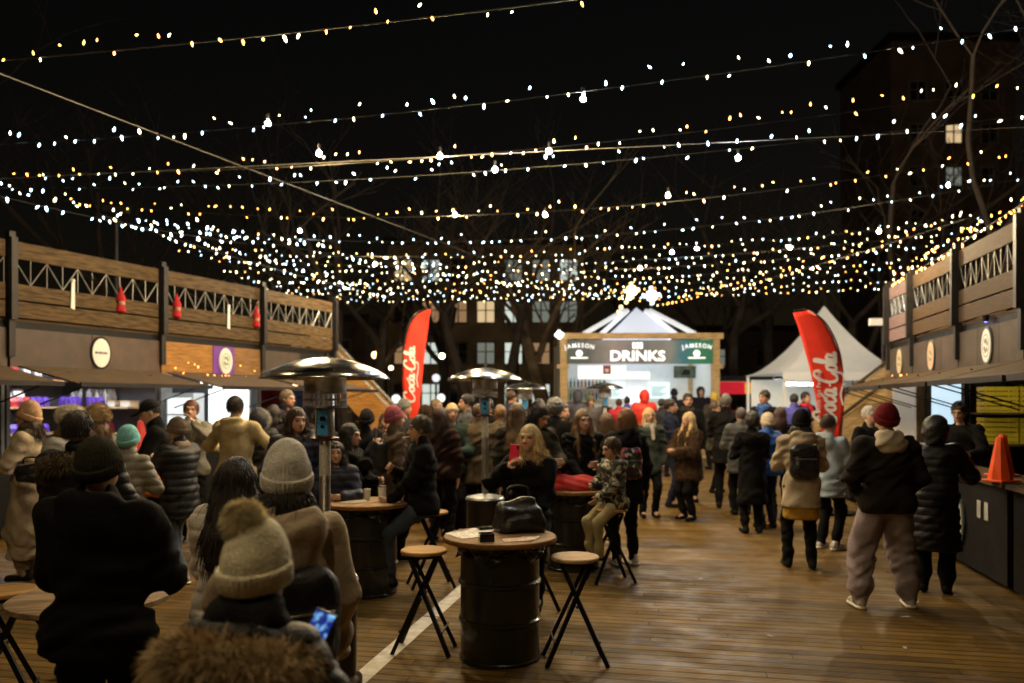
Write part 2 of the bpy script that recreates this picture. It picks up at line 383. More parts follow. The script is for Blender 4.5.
for i in range(5):
    LS.append(stall(LW(LT[i]), LRZ, LT[i+1]-LT[i]-.03, llab[i], 'stalls of the left row', lfas[i], aw=(.12,None,1.2,2.07), lamp=lamps_l[i], alamp=[None,None,((1,.93,.82),9),((1,.95,.88),9),((1,.7,.4),4)][i],  # tubes under the left flaps are added to light counters and faces
        inner=mat('slate_board',(.10,.105,.12),.55,0,.2,4,.1,30), back=[GREYW,BLACK,mat('slate_board',(.12,.125,.14),.55,0,.2,4,.1,30),WHITEP,mat('brown_board',(.085,.053,.035),.6,0,.3,4,.15,40)][i], counter=BLACK))
lrl = ['plank balcony railing above the first stall of the left row', 'plank railing with a yellowish plank cut by the left edge of the photo', 'plank railing with a white ribbon and a red ornament, above the pack shelves',
       'plank railing between two posts with a red ornament at its near end', 'plank railing at the far end of the left balcony']
for i in range(5): balcony(LW(LT[i]), LRZ, LT[i+1]-LT[i]-.02, lrl[i], 'balcony railings of the left row', last=i==4)
RYS = [2.4, 4.85, 7.3, 9.65, 11.9, 14.2, 15.75]
rfas = [[GREYW]*2,[GREYW]*2,[mat('grey_brown_board',(.075,.056,.041),.6,0,.3,4,.1,40,spec=.2)]*2,[mat('grey_brown_board',(.075,.056,.041),.6,0,.3,4,.1,40,spec=.2)]*3,[mat('grey_brown_board',(.082,.059,.048),.6,0,.3,4,.1,40,spec=.2)]*3,[mat('grey_brown_board',(.075,.056,.041),.6,0,.3,4,.1,40,spec=.2)]*2]
rlab = ['right row stall nearest the camera, outside the lit part', 'dark stall of the right row closest to the camera', 'dark stall with orange cones on its counter at the right edge', 'stall where the young vendor leans out, yellow crates behind', 'stall with a pale blue lit window behind the man in grey sweatpants', 'small end stall of the right row beside the wooden stair']
RS = []; rrl = ['plank railing over the nearest stall of the right row', 'plank railing of the right balcony just outside the lit part', 'plank railing cut by the right edge of the photo', 'long plank railing with lattice at the upper right', 'short plank railing between two dark posts on the right', 'pinkish plank railing at the far end of the right balcony']
PINKW = mat('pale_painted_planks', (.20,.125,.12), .6, 0, .3, 3.5, .25, 14, stretch=(1.2,8,9))
for i in range(6):
    L = (RYS[i+1]-RYS[i])*1.0206-.03; P = RWp(RYS[i+1])
    RS.append(stall(P, RRZ, L, rlab[i], 'stalls of the right row', rfas[i], cy=(-1.1,-.62), aw=(.05,L-.03,1.05,2.06), awmat=W_DARK, alamp=[None,None,None,((1,.82,.55),9),((1,.88,.7),10),((1,.85,.6),8)][i],
        lamp=[None,None,(.4,(1,.75,.42),2),(.3,(1,.85,.45),16),(.3,(1,.86,.62),9),(.2,(1,.9,.8),14)][i], back=[GREYW,GREYW,BLACK,GREYW,W_PALE,GREYW][i], inner=WHITEP if i == 5 else W_DARK if i == 4 else BLACK))
    balcony(P, RRZ, L+.01, rrl[i], 'balcony railings of the right row', plank=[W_RAIL,W_RAIL,W_DARK,wood((.055,.033,.017)),wood((.07,.043,.023)),PINKW][i], last=False)
def round_sign(parent, x, z, r, ring, face, word=None, y=-.064, bold=.0, tcol=None):
    s = MB().lathe([(r,0),(r,.02)], 40).build('round_sign', ring, parent, (x,y,z), (PI/2,0,0))
    MB().lathe([(r*.86,.021),(r*.86,.026)], 40).build('sign_face', face, s)
    if word:                                   # a line of tiny writing, too small to read from the square
        e = MB()
        for k in range(9): e.box(-r*.62+k*r*.14,-r*.62+k*r*.14+r*(.07 if k%3 else .1),-r*.07,r*.07,.027,.029)
        e.build('lettering', tcol or BLACK, s)
    else:
        e = MB(); e.lathe([(r*.60,.0265),(r*.60,.029),(r*.55,.029),(r*.55,.0265)],32,cap=False)
        for a in (.4,1.3,2.2,3.6,4.4,5.5): e.ball((r*.28*math.cos(a),r*.28*math.sin(a),.027),r*.13,10,6,.2)
        e.build('emblem', tcol or mat('sign_ink',(.25,.27,.2),.6,0,.1), s)
    s.scale = (.84,1.2,1); return s
WSIGN = mat('sign_white', (.8,.8,.77), .5, 0, .05)
round_sign(LS[2], 1.45, 2.58, .215, BLACK, WSIGN, True)
MB().box(1.18,1.72,-.075,-.062,2.315,2.845).build('sign_board', mat('purple_print',(.16,.03,.32),.5,0,.2,3), LS[3])
round_sign(LS[3], 1.48, 2.58, .2, WSIGN, mat('sign_pale',(.72,.75,.7),.5,0,.05), None, -.078, tcol=mat('sign_green',(.2,.3,.12),.5,0,.1))
for st, x, c in ((RS[3],1.15,WSIGN),(RS[4],1.1,mat('sign_cream',(.7,.45,.3),.5,0,.1)),(RS[5],.8,mat('sign_cream',(.7,.5,.3),.5,0,.1))):
    round_sign(st, x, 2.58, .22, mat('sign_dark_green',(.07,.09,.075),.5,0,.1), c, None)
s = round_sign(RS[2], 1.0, .5, .24, mat('sign_dark_green',(.07,.09,.075),.5,0,.1), mat('sign_worn',(.34,.32,.27),.6,0,.3,20), None, -1.105)
for x in (1.55,1.75): MB().box(x,x+.1,-1.108,-1.102,.62,.8).build('paper_notice', mat('paper_dim',(.4,.38,.33),.7,0,.2), RS[2])
MB().box(1.35,2.2,-.075,-.066,2.62,2.76).build('name_board', BLACK, LS[1]); e_ = MB()
for k_ in range(9): e_.box(1.42+k_*.08,1.42+k_*.08+(.05 if k_%3 else .065),-.079,-.0755,2.655,2.725)
e_.build('lettering', WSIGN, LS[1])
bl_ = thing('spot_lamp', 'small blue lamp above the oval sign on the right stall front', 'lamp', frame_pt(RS[3].location, RRZ, (1.15,-.09,2.9)), RRZ)
MB().lathe([(.03,0),(.05,.09)],12,cap=False).build('shade', BLACK, bl_); MB().ball((0,0,.03),.035,10,6).build('bulb', glow((.12,.10,1),14), bl_, smooth=True)
# inside of the left pack stall: shelves and their goods
st = LS[2]; L2 = LT[3]-LT[2]-.03
for z in (1.3,1.74,2.2):
    MB().box(L2-.5,L2-.06,.12,2.19,z-.03,z).build('shelf', W_PALE, st); MB().box(.6,L2-.51,1.75,2.19,z-.03,z).build('shelf', W_PALE, st)
MB().box(L2-.52,L2-.48,1.1,1.14,.0,2.8).build('shelf_post', STEEL, st)
packs = [('purple', (.16,.08,.55)), ('red', (.6,.05,.06)), ('white', (.75,.74,.7)), ('crimson', (.28,.02,.05))]
def pack_mesh(col):
    me = MB(); me.raw([(-.05,-.03,0),(.05,-.03,0),(.05,.03,0),(-.05,.03,0),(-.052,-.034,.09),(.052,-.034,.09),(.052,.034,.09),(-.052,.034,.09),(-.047,-.004,.165),(.047,-.004,.165),(.047,.004,.165),(-.047,.004,.165)],
        [(0,3,2,1),(0,1,5,4),(1,2,6,5),(2,3,7,6),(3,0,4,7),(4,5,9,8),(5,6,10,9),(6,7,11,10),(7,4,8,11),(8,9,10,11)])
    m = mat('glossy_wrapper', col, .3, 0, .5, 26, .3, 60); me2 = bpy.data.meshes.new('pack'); me2.from_pydata(me.v, [], me.f); me2.materials.append(m); return me2
PM = {k: pack_mesh(c) for k, c in packs}
def put_pack(kind, x, y, z, label, group, s=1.0):
    o = link('pack', PM[kind], None, frame_pt(st.location, LRZ, (x,y,z)), (0,0,LRZ+random.uniform(-.2,.2))); o.scale = (s,s,s*random.uniform(.92,1.08)); tag(o, label, 'pack', group)
def place(q, z, kind, where, s_=1.0, dx=0.0):      # q runs along the back wall, then along the side wall to the front
    x, y = ((.7+q, 1.83) if q < 1.3 else (L2-.40, 1.83-(q-1.3)))
    put_pack(kind, x+dx, y, z, '%s pack in the row on the %s shelf of the pack stall'%(kind,where), '%s packs on the %s shelf'%(kind,where), s_)
for i in range(22): place(.1+i*.115, 1.3, 'purple' if i%7 else 'crimson', 'lower')
for i in range(20): place(.1+i*.115, 1.74, ('red' if i%2 else 'crimson') if i < 8 else 'purple', 'upper')
for i in range(11): place(.1+i*.2, 2.2, 'white' if i%3 else 'red', 'topmost', 1.15)
for i in range(4): put_pack('white', .95+i*.22, 2.05, 1.74, 'tall white bag behind the red packs on the upper shelf', 'white bags behind the red packs', 1.8)
for i in range(5): put_pack('white', L2-.18, 1.7-i*.2, 1.74, 'tall white bag behind the purple packs on the upper shelf', 'white bags behind the purple packs', 1.8)
def carton(y, z, w, lab):
    o = tag(MB().box(-w/2,w/2,-.09,.09,0,.1).build('carton', WHITEP, None, frame_pt(st.location, LRZ, (L2-.3,y,z)), (0,0,LRZ-PI/2), bevel=.004), lab, 'carton')
    MB().box(-w/2-.004,w/2+.004,-.094,.094,.075,.104).build('lid', mat('sign_cream',(.7,.5,.3),.5,0,.1), o)
carton(.62,1.74,.17,'cream lidded carton on the upper pack shelf, beside the purple packs'); carton(.3,1.74,.22,'wider white carton at the shelf end, right of the other carton')
# bright stall: fridge, white board, cups
st3 = LS[3]
fr = thing('fridge', 'white glass-door fridge glowing in the bright left stall', 'fridge', frame_pt(st3.location, LRZ, (2.05,1.62,.05)), LRZ-PI/2)
MB().box(-.36,.36,-.0,.3,0,1.95).build('cabinet', WHITEP, fr, bevel=.01)
MB().box(-.31,.31,-.012,-.003,.15,1.85).build('door', glow((.9,1,.97),.75), fr)
for z in (.5,.85,1.2,1.5): MB().box(-.3,.3,-.04,-.014,z,z+.03).build('shelf', GALV, fr)
MB().box(.33,.35,-.05,-.014,.6,1.3).build('handle', STEEL, fr)
lb = thing('lit_wall_board', 'white glowing board standing in for the lit wall of the bright left stall', 'board', frame_pt(st3.location, LRZ, (2.38,.68,.9)), LRZ-PI/2)
MB().box(-.55,.55,.03,.06,0,1.5).build('frame', GALV, lb); MB().box(-.5,.5,.0,.028,.05,1.45).build('screen', glow((.95,1,1),1.3), lb)  # glowing board in place of the brightly lit side wall
for dx, c, lab in ((1.72,(.30,.02,.04),'dark red poster on the side wall of the left end stall'), (.95,(.09,.14,.42),'blue poster beside the red one in the left end stall')):
    po = tag(MB().box(-.32,.32,0,.02,0,1.3).build('poster', mat('poster_print',c,.5,0,.7,5), None, frame_pt(LS[4].location, LRZ, (2.29,dx,1.0)), (0,0,LRZ-PI/2)), lab, 'poster')
# right row: blue window, yellow crates, cones
wn_ = thing('window_panel', 'pale blue lit window in the right row, behind the vendor', 'window', frame_pt(RS[4].location, RRZ, (.13,.55,.95)), RRZ+PI/2)
MB().box(-.42,.42,.0,.04,0,1.35).build('frame', STEEL, wn_); MB().box(-.34,.34,-.014,-.002,.06,1.29).build('pane', glow((.45,.72,.92),.75), wn_)
sh = thing('shelf_rack', 'black shelf rack holding yellow crates behind the counter', 'shelf', frame_pt(RS[3].location, RRZ, (.6,.55,.05)), RRZ+PI/2)
for z in (1.18,1.62,2.1): MB().box(-.5,.5,0,.45,z-.03,z).build('board', W_DARK, sh)
for x in (-.48,0,.48): MB().box(x-.02,x+.02,0.45,.49,0,2.4).build('upright', BLACK, sh)
YEL = mat('yellow_plastic', (.62,.50,.04), .45, 0, .15, 5)
def crate(x, z, lab):
    c = MB(); c.box(-.22,.22,-.15,.15,0,.02); 
    for k in range(5):
        z0 = .03+k*.07; c.box(-.22,.22,-.15,-.135,z0,z0+.055); c.box(-.22,.22,.135,.15,z0,z0+.055); c.box(-.22,-.205,-.135,.135,z0,z0+.055); c.box(.205,.22,-.135,.135,z0,z0+.055)
    for sx in (-.2,.2):
        for sy in (-.13,.13): c.box(sx-.012,sx+.012,sy-.004,sy+.004,.0,.37)
    tag(c.build('crate', YEL, None, frame_pt(RS[3].location, RRZ, (.40,.55+x,.05+z)), (0,0,RRZ+PI/2)), lab, 'crate', 'yellow crates behind the right counter')
for x, z, lab in ((-.23,1.18,'yellow slatted crate on the lower board, nearer the counter'),(.23,1.18,'yellow slatted crate on the lower board, farther from the counter'),(-.23,1.62,'yellow slatted crate on the upper board, nearer the counter'),(.23,1.62,'yellow slatted crate on the upper board, farther from the counter')): crate(x,z,lab)
ORA = mat('orange_plastic', (.85,.10,.015), .35, 0, .1, 5); 
def cone(loc, s, lab, cat='cone', col=ORA, emis=0):
    o = tag(MB().lathe([(.105*s,.02),(.10*s,.05*s),(.036*s,.40*s),(.026*s,.41*s)], 8, cap=True).build('plastic_cone', col, None, loc, (0,0,.3), smooth=False), lab, cat, 'orange cones on the counters')
    MB().box(-.115*s,.115*s,-.115*s,.115*s,0,.02).build('base', col, o, bevel=.004); return o
cone(Vector((4.73,7.75,1.05)), 1.05, 'large orange cone on the black counter at the right edge')
cone(Vector((5.12,8.35,1.05)), 1.05, 'dim red cone cut by the right edge, beside the large orange one')
cone(frame_pt(RS[4].location, RRZ, (1.5,-.85,1.05)), .85, 'orange cone on the counter behind the man with the maroon hat')
cone(frame_pt(RS[4].location, RRZ, (1.0,-.85,1.05)), .85, 'smaller orange cone deeper along the right counter')
cone(frame_pt(LS[2].location, LRZ, (2.05,-.25,1.05)), 1.15, 'red cone on the counter of the left pack stall', col=mat('red_plastic',(.75,.04,.015),.35,0,.1,5))
# hanging ornaments on the left balcony
def ornament(t_, z, red, lab):
    p = LW(t_)+Vector((.9212,-.3892,0))*.10
    if red:
        o = thing('hanging_ornament', lab, 'ornament', p+Vector((0,0,z)), LRZ); rm = mat('red_felt',(.42,.012,.02),.9,0,.2,12)
        MB().lathe([(.075,0),(.07,.06),(.03,.15),(.008,.24)], 12).build('hat', rm, o, smooth=True); MB().ball((0,-.02,-.03),.05).build('face', mat('felt_skin',(.5,.3,.22),.9,0,.1), o, smooth=True)
        MB().lathe([(.02,-.2),(.075,-.16),(.06,-.06),(.03,-.03)],12).build('body', rm, o, smooth=True)
        MB().tube([(0,0,.23),(0,0,.33)],.004,5).build('cord', BLACK, o)
    else:
        o = thing('hanging_ribbon', lab, 'ribbon', p+Vector((0,0,z)), LRZ)
        MB().panel([(-.035,0,-.3),(.03,0,-.32),(.02,-.01,.1),(-.02,0,.12)][::1],.008).build('tail', WSIGN, o); MB().ball((0,0,.11),.028).build('knot', WSIGN, o, smooth=True)
ornament(13.0,3.52,False,'white ribbon hanging on the railing left of the round white sign'); ornament(13.85,3.42,True,'red felt ornament hanging near the round white sign')
ornament(15.0,3.45,True,'red felt ornament just right of the double post'); ornament(16.25,3.5,False,'white ribbon on the railing over the bright stall'); ornament(17.0,3.46,True,'red felt ornament beside the third post of the left balcony')

# ================================================================== stairs at the far ends
def stair(name, lab, x0, x1, Y, zt0, zt1, col, rail_m):
    t = thing(name, lab, 'staircase', (0,0,0)); n_ = 12; sg = 1 if x1 > x0 else -1
    for yy in (Y, Y+1.3):
        p = MB()
        for k in range(4):
            o = -.95+k*.245; p.panel([(x0,yy,zt0+o),(x1,yy,zt1+o),(x1,yy,zt1+o+.235),(x0,yy,zt0+o+.235)][::sg],.04)
        p.build('side_planks', col, t)
        MB().bar((x0-.06*sg,yy,zt0+.07),(x1,yy,zt1+.07),.09,.05).build('handrail', rail_m, t)
    st_ = MB()
    for k in range(n_):
        q = (k+.5)/n_; x = x0+(x1-x0)*q; z = (zt0-1.0)+(zt1-zt0)*q; st_.box(x-.15,x+.15,Y+.05,Y+1.25,z-.04,z)
    st_.build('treads', W_DARK, t); return t
stair('staircase', 'wooden staircase with planked side rising behind the right feather flag', 6.1, 10.0, 16.2, 1.0, 4.0, W_PALE, W_DARK)
stair('staircase', 'orange planked staircase with metal rails at the far end of the left row', -2.3, -5.0, 19.9, .75, 3.7, W_ORANGE, mat('bright_rail',(.8,.8,.78),.25,.6,.05))
# ================================================================== drinks kiosk
KY = 26.0; k = F/KY
def kx(px): return (px-641)/k
def kz(py): return zat(py, KY)
KP = at(641, KY)
ks = thing('drinks_kiosk', 'white timber-framed drinks kiosk with pyramid canopy and long banner', 'kiosk', KP)
TIMB = wood((.58,.42,.22)); CANV = mat('white_canvas', (.74,.76,.82), .7, 0, .06, 2); WL = mat('white_board', (.8,.82,.82), .5, 0, .05)
X0, X1 = kx(560), kx(720)
for x in (X0, X1-.25):
    for y in (0, 3.6): MB().box(x,x+.25,y,y+.2,0,kz(334)).build('post', TIMB, ks, bevel=.01)
MB().box(X0-.1,X1+.1,-.06,-.003,kz(339),kz(333)).build('top_beam', TIMB, ks); [MB().box(a_,a_+.4,-.06,-.003,kz(368.5),kz(364.5)).build('cross_beam', TIMB, ks) for a_ in (X0-.1,X1-.3)]
MB().box(X1-.02,X1+.04,.2,3.6,kz(339),kz(333)).build('side_beam', TIMB, ks); MB().box(X0-.04,X0+.02,.2,3.6,kz(339),kz(333)).build('side_beam', TIMB, ks)
MB().box(X0+.25,X1-.25,3.6,3.7,0,4.0).build('back_wall', WL, ks)
for x in (X0+.02, X1-.08): MB().box(x,x+.06,.2,3.6,0,3.9).build('side_wall', WL, ks)
def banner_mat():
    m = bpy.data.materials.new('printed_banner'); m.use_nodes = True; n, l = nt(m); b = n['Principled BSDF']
    tc = n.new('ShaderNodeTexCoord'); sx = n.new('ShaderNodeSeparateXYZ'); l.new(tc.outputs['Object'], sx.inputs[0])
    mr = n.new('ShaderNodeMapRange'); mr.inputs['From Min'].default_value = -2.5; mr.inputs['From Max'].default_value = 2.5; l.new(sx.outputs['X'], mr.inputs['Value'])
    cr = n.new('ShaderNodeValToRGB'); e = cr.color_ramp.elements; e[0].position = 0; e[0].color = (.008,.02,.014,1); e[1].position = 1; e[1].color = (.006,.07,.03,1)
    for p, c in ((.15,(.01,.018,.02,1)),(.32,(.11,.09,.08,1)),(.5,(.05,.05,.05,1)),(.68,(.10,.10,.085,1)),(.78,(.01,.07,.09,1)),(.86,(.008,.09,.045,1))):
        q = e.new(p); q.color = c
    t = n.new('ShaderNodeTexNoise'); t.inputs['Scale'].default_value = 2.2; l.new(tc.outputs['Object'], t.inputs['Vector'])
    ad = n.new('ShaderNodeMath'); ad.operation = 'MULTIPLY_ADD'; ad.inputs[1].default_value = .16; l.new(t.outputs['Fac'], ad.inputs[0]); l.new(mr.outputs['Result'], ad.inputs[2])
    sb = n.new('ShaderNodeMath'); sb.operation = 'SUBTRACT'; sb.inputs[1].default_value = .08; l.new(ad.outputs[0], sb.inputs[0]); l.new(sb.outputs[0], cr.inputs['Fac'])
    l.new(cr.outputs['Color'], b.inputs['Base Color']); b.inputs['Roughness'].default_value = .45
    l.new(cr.outputs['Color'], b.inputs['Emission Color']); b.inputs['Emission Strength'].default_value = 1.0     # the print also emits its own colour
    return m
bn = MB().box(kx(567),kx(712),-.10,-.063,kz(364),kz(340)).build('banner', banner_mat(), ks)
LIT = glow((1,1,1), .85)
text('lettering', 'DRINKS', .46, LIT, bn, (kx(637),-.108,kz(356.5)), bold=.014, sx=1.12)
ic = MB()
for i in range(3):
    ic.box(kx(632)+i*.12,kx(632)+i*.12+.09,-.112,-.104,kz(349),kz(342.5))
ic.build('emblem', LIT, bn)
for px in (579, 696):
    adv = 0.0; wd_ = dict(J=.5,A=.78,M=.92,E=.6,S=.62,O=.86,N=.84)
    for i, ch in enumerate('JAMESON'):       # arched word
        xx = (adv+wd_[ch]/2)/5.12*2-1; adv += wd_[ch]; text('lettering', ch, .19, LIT, bn, (kx(px)+xx*.50,-.108,kz(345.8)-.07*xx*xx), (PI/2,xx*.3,0), bold=.003, sx=.95)
    MB().lathe([(.11,0),(.11,.01)],24).build('emblem', LIT, bn, (kx(px),-.103,kz(353.6)), (PI/2,0,0))
    MB().box(kx(px)-.28,kx(px)+.28,-.11,-.104,kz(358.7),kz(357.3)).build('small_print', LIT, bn)
# canopy: concave pyramid plus white outer poles
def canopy(parent, x0, x1, y0, y1, ze, za, ax, m, name='canopy', pw=1.5):
    N = 10; M_ = 24; v = []; f = []; cx, cyy = ax, (y0+y1)/2
    ring = []
    for i in range(M_):
        q = 4*i/M_; s_ = int(q); r = q-s_; c = [(x0,y0),(x1,y0),(x1,y1),(x0,y1)]; a = c[s_]; b_ = c[(s_+1)%4]; ring.append((a[0]+(b_[0]-a[0])*r, a[1]+(b_[1]-a[1])*r))
    for j in range(N+1):
        q = j/N; z = ze+(za-ze)*q**pw
        for (x,y) in ring: v.append((x+(cx-x)*q*.995, y+(cyy-y)*q*.995, z))
    for j in range(N):
        for i in range(M_): f.append((j*M_+i, j*M_+(i+1)%M_, (j+1)*M_+(i+1)%M_, (j+1)*M_+i))
    b_ = MB(); b_.raw(v, f); o = b_.build(name, m, parent, smooth=False); md = o.modifiers.new('thickness','SOLIDIFY'); md.thickness = .02; return o
canopy(ks, kx(611), kx(685), 1.0, 3.1, kz(334)+.02, kz(300), kx(646), mat('glow_canvas', (.55,.62,.85), .7, 0, .05, 2, emit=(.66,.72,.82), strength=.55), pw=1.12)  # canvas glows by itself in place of the light on it
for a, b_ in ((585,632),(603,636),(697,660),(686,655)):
    MB().tube([(kx(a),.3 if a in (585,697) else 1.2,kz(333)),(kx(b_),1.9,kz(304))], .085, 8).build('canopy_pole', mat('glow_pole',(.75,.78,.82),.5,0,0,emit=(.8,.85,.9),strength=.45), ks)  # poles share the canvas glow, though they are no lamps
def star(px, py, s, col, y, tail=0):
    o = MB()
    for i in range(8):
        a = i*PI/4; L_ = s*(1 if i%2 == 0 else .62); o.tube([(0,0,0),(L_*math.cos(a),0,L_*math.sin(a))],.045,6)
        for j in (.5,.8): o.ball((L_*j*math.cos(a+.12),-.03,L_*j*math.sin(a+.12)),.06,8,5)
    for j in range(tail): o.ball((-.1-.12*j+.05*(j%2),-.02,-s*.8-.16*j),.07,8,5)
    o.build('star_light', glow(col, 2), ks, (kx(px),y,kz(py)))
star(631,291,.27,(1,.72,.32),-.1,4); star(651,296,.30,(.9,.95,1),-.1); star(559,335,.12,(.95,.98,1),-.1)
MB().box(X0+.5,X1-.5,1.2,2.6,3.75,3.82).build('ceiling_lamp', glow((.93,1,.98), 2.3), ks)
ct = MB().box(X0+.26,X1-.26,.0,.5,0,1.12).build('counter', TIMB, ks); MB().box(X0+.26,X1-.26,-.06,.56,1.123,1.18).build('counter_top', wood((.62,.44,.16)), ct)
for a, b_, c, d in ((578,627,365,379),(627,651,371,379)): MB().box(kx(a),kx(b_)-.03,.03,.06,kz(d),kz(c)-.02).build('header_panel', mat('glow_panel',(.8,.8,.8),.5,0,0,emit=(.85,.95,.95),strength=.6), ks)  # emission put into the header panels so they read bright
chb = MB().box(kx(674),kx(696),.02,.06,kz(378),kz(366)).build('chalk_sign', mat('chalkboard',(.05,.10,.10),.6,0,.6,5), ks)
MB().panel([(kx(681),.014,kz(375)),(kx(690),.014,kz(375)),(kx(690),.014,kz(370)),(kx(684),.014,kz(369))],.004).build('figure_print', BLACK, chb)
pp = MB().box(kx(603),kx(611),.02,.05,kz(374),kz(365.5)).build('red_poster', mat('poster_red',(.32,.02,.06),.5,0,.2,5), ks); MB().lathe([(.06,0),(.06,.006)],12).build('emblem', WSIGN, pp, (kx(607),.016,kz(370.5)), (PI/2,0,0))
for a, b_, col, wd in ((622,640,(.72,.95,.95),'menu'),(666,690,(.65,.93,.93),'menu'),(643,662,(1,1,1),None)):
    q = MB().box(kx(a),kx(b_),3.4,3.45,kz(404) if wd is None else kz(398),kz(386) if wd is None else kz(380)).build('menu_board' if wd else 'screen', glow(col,.62 if wd else .9), ks)
    for j in range(5 if wd else 0):
        MB().box(kx(a)+.12,kx(b_)-.12-.1*(j%3),3.39,3.398,kz(385.5+j*2.4),kz(384.6+j*2.4)).build('print_line', mat('print_teal',(.05,.25,.27),.6,0,0), q)
cm = thing('coffee_machine', 'steel coffee machine on the kiosk counter left of the red jacket', 'machine', KP+Vector((kx(603),.35,1.18)))
MB().box(-.35,.35,-.2,.25,.05,.5).build('body', mat('machine_steel',(.4,.42,.43),.3,.8,.1), cm, bevel=.02); MB().box(-.3,.3,-.24,-.203,.3,.46).build('panel', BLACK, cm); [MB().lathe([(.03,0),(.025,.1)],10).build('spout', BLACK, cm, (x_,-.26,.18)) for x_ in (-.18,.0,.18)]
tp_ = thing('beer_tap', 'row of beer taps on a steel column at the kiosk counter', 'tap', KP+Vector((kx(684),.2,1.18))); MB().tube([(-.2,0,0),(-.2,0,.4),(.2,0,.4),(.2,0,0)],.03,10).build('column', mat('machine_steel',(.4,.42,.43),.3,.8,.1), tp_)
for x_ in (-.12,0,.12): MB().tube([(x_,-.03,.4),(x_,-.12,.38),(x_,-.12,.3)],.012,8).build('spout', STEEL, tp_); MB().lathe([(.012,.41),(.022,.6)],10).build('handle', mat('tap_green',(.02,.2,.07),.4,0,0), tp_, (x_,-.03,0))
bs = thing('bottle_shelf', 'shelf of bottles on the back wall of the kiosk', 'shelf', KP+Vector((kx(595),3.4,1.9)))
for z_ in (0,.45): MB().box(-.75,.75,-.22,.15,z_-.03,z_).build('board', TIMB, bs)
for z_ in (0,.45):
    for i in range(11):
        cc = random.choice(((.25,.12,.02),(.03,.16,.05),(.3,.03,.03),(.4,.35,.3),(.02,.05,.15))); tag(MB().lathe([(.04,0),(.042,.2),(.016,.26),(.014,.33)],10).build('bottle', mat('bottle_glass',cc,.12,0,0), None, KP+Vector((kx(595)-.68+i*.135,3.3,1.903+z_)), smooth=True), 'bottle in the rows on the back shelf of the kiosk', 'bottle', 'bottles on the kiosk back shelf')
for i, (px, c) in enumerate(((590,(.3,.03,.04)),(612,(.05,.12,.3)),(664,(.55,.4,.05)),(671,(.1,.3,.1)))):
    bt = thing('bottle', ['dark red bottle','blue bottle','amber bottle','green bottle'][i]+' on the kiosk counter', 'bottle', KP+Vector((kx(px),.3,1.18)))
    MB().lathe([(.045,0),(.045,.2),(.018,.26),(.016,.32)],12).build('glass', mat('bottle_glass',c,.1,0,0), bt, smooth=True); MB().lathe([(.02,.322),(.02,.35)],10).build('cap', STEEL, bt)
for i in range(4):
    tag(MB().lathe([(.05,0),(.07,.16)],14).build('cup', WSIGN, None, KP+Vector((kx(692+5*i),.1,1.18)), smooth=True), 'white paper cup in front of the hooded barista', 'cup', 'white cups on the kiosk counter')
# ================================================================== tents and the red hut behind
tn = thing('party_tent', 'white pagoda tent behind the right feather flag', 'tent', at(824,23))
CANV2 = mat('tent_canvas', (.62,.62,.60), .7, 0, .08, 2, emit=(.8,.82,.78), strength=.10)  # slight glow in the canvas stands in for light on it
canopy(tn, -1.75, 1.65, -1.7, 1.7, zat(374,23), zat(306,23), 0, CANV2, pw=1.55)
for x in (-1.7,1.6):
    for y in (-1.65,1.65): MB().bar((x,y,0),(x,y,zat(374,23)),.07,.07).build('leg', WSIGN, tn)
MB().box(-1.75,1.65,-1.72,-1.69,zat(382,23),zat(374,23)).build('valance', CANV2, tn)
MB().box(-1.6,1.5,1.62,1.66,0,2.5).build('back_wall', WSIGN, tn); MB().box(-1.2,.2,-.4,-.3,2.3,2.36).build('lamp_tube', glow((.9,1,1),26), tn)
t2 = thing('party_tent', 'pale second tent seen left of the right feather flag, farther back', 'tent', at(786,30))
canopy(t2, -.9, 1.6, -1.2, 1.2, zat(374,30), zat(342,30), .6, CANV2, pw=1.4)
for x in (-.85,1.55):
    for y in (-1.15,1.15): MB().bar((x,y,0),(x,y,zat(374,30)),.07,.07).build('leg', WSIGN, t2)
MB().box(-.85,1.55,1.1,1.15,0,2.7).build('back_wall', WSIGN, t2); MB().box(-.5,1.0,.2,.3,2.5,2.56).build('lamp_tube', glow((.9,1,1),26), t2)
hut = thing('food_hut', 'red food hut with dark roof right of the drinks kiosk', 'hut', at(740,29))
RED = mat('red_paint', (.5,.012,.02), .4, 0, .1, 4); 
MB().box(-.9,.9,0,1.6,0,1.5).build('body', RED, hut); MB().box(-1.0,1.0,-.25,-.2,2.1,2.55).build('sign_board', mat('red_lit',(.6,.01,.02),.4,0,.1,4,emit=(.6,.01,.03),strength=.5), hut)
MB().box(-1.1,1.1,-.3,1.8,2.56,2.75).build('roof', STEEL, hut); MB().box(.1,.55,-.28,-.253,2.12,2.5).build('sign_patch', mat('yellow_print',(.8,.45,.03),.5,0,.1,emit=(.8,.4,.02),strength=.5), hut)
for x in (-1.0,.9): MB().box(x,x+.1,-.2,-.1,0,2.5).build('post', STEEL, hut)
MB().box(-.6,.6,.5,.6,2.3,2.36).build('lamp_tube', glow((1,.8,.5),10), hut)

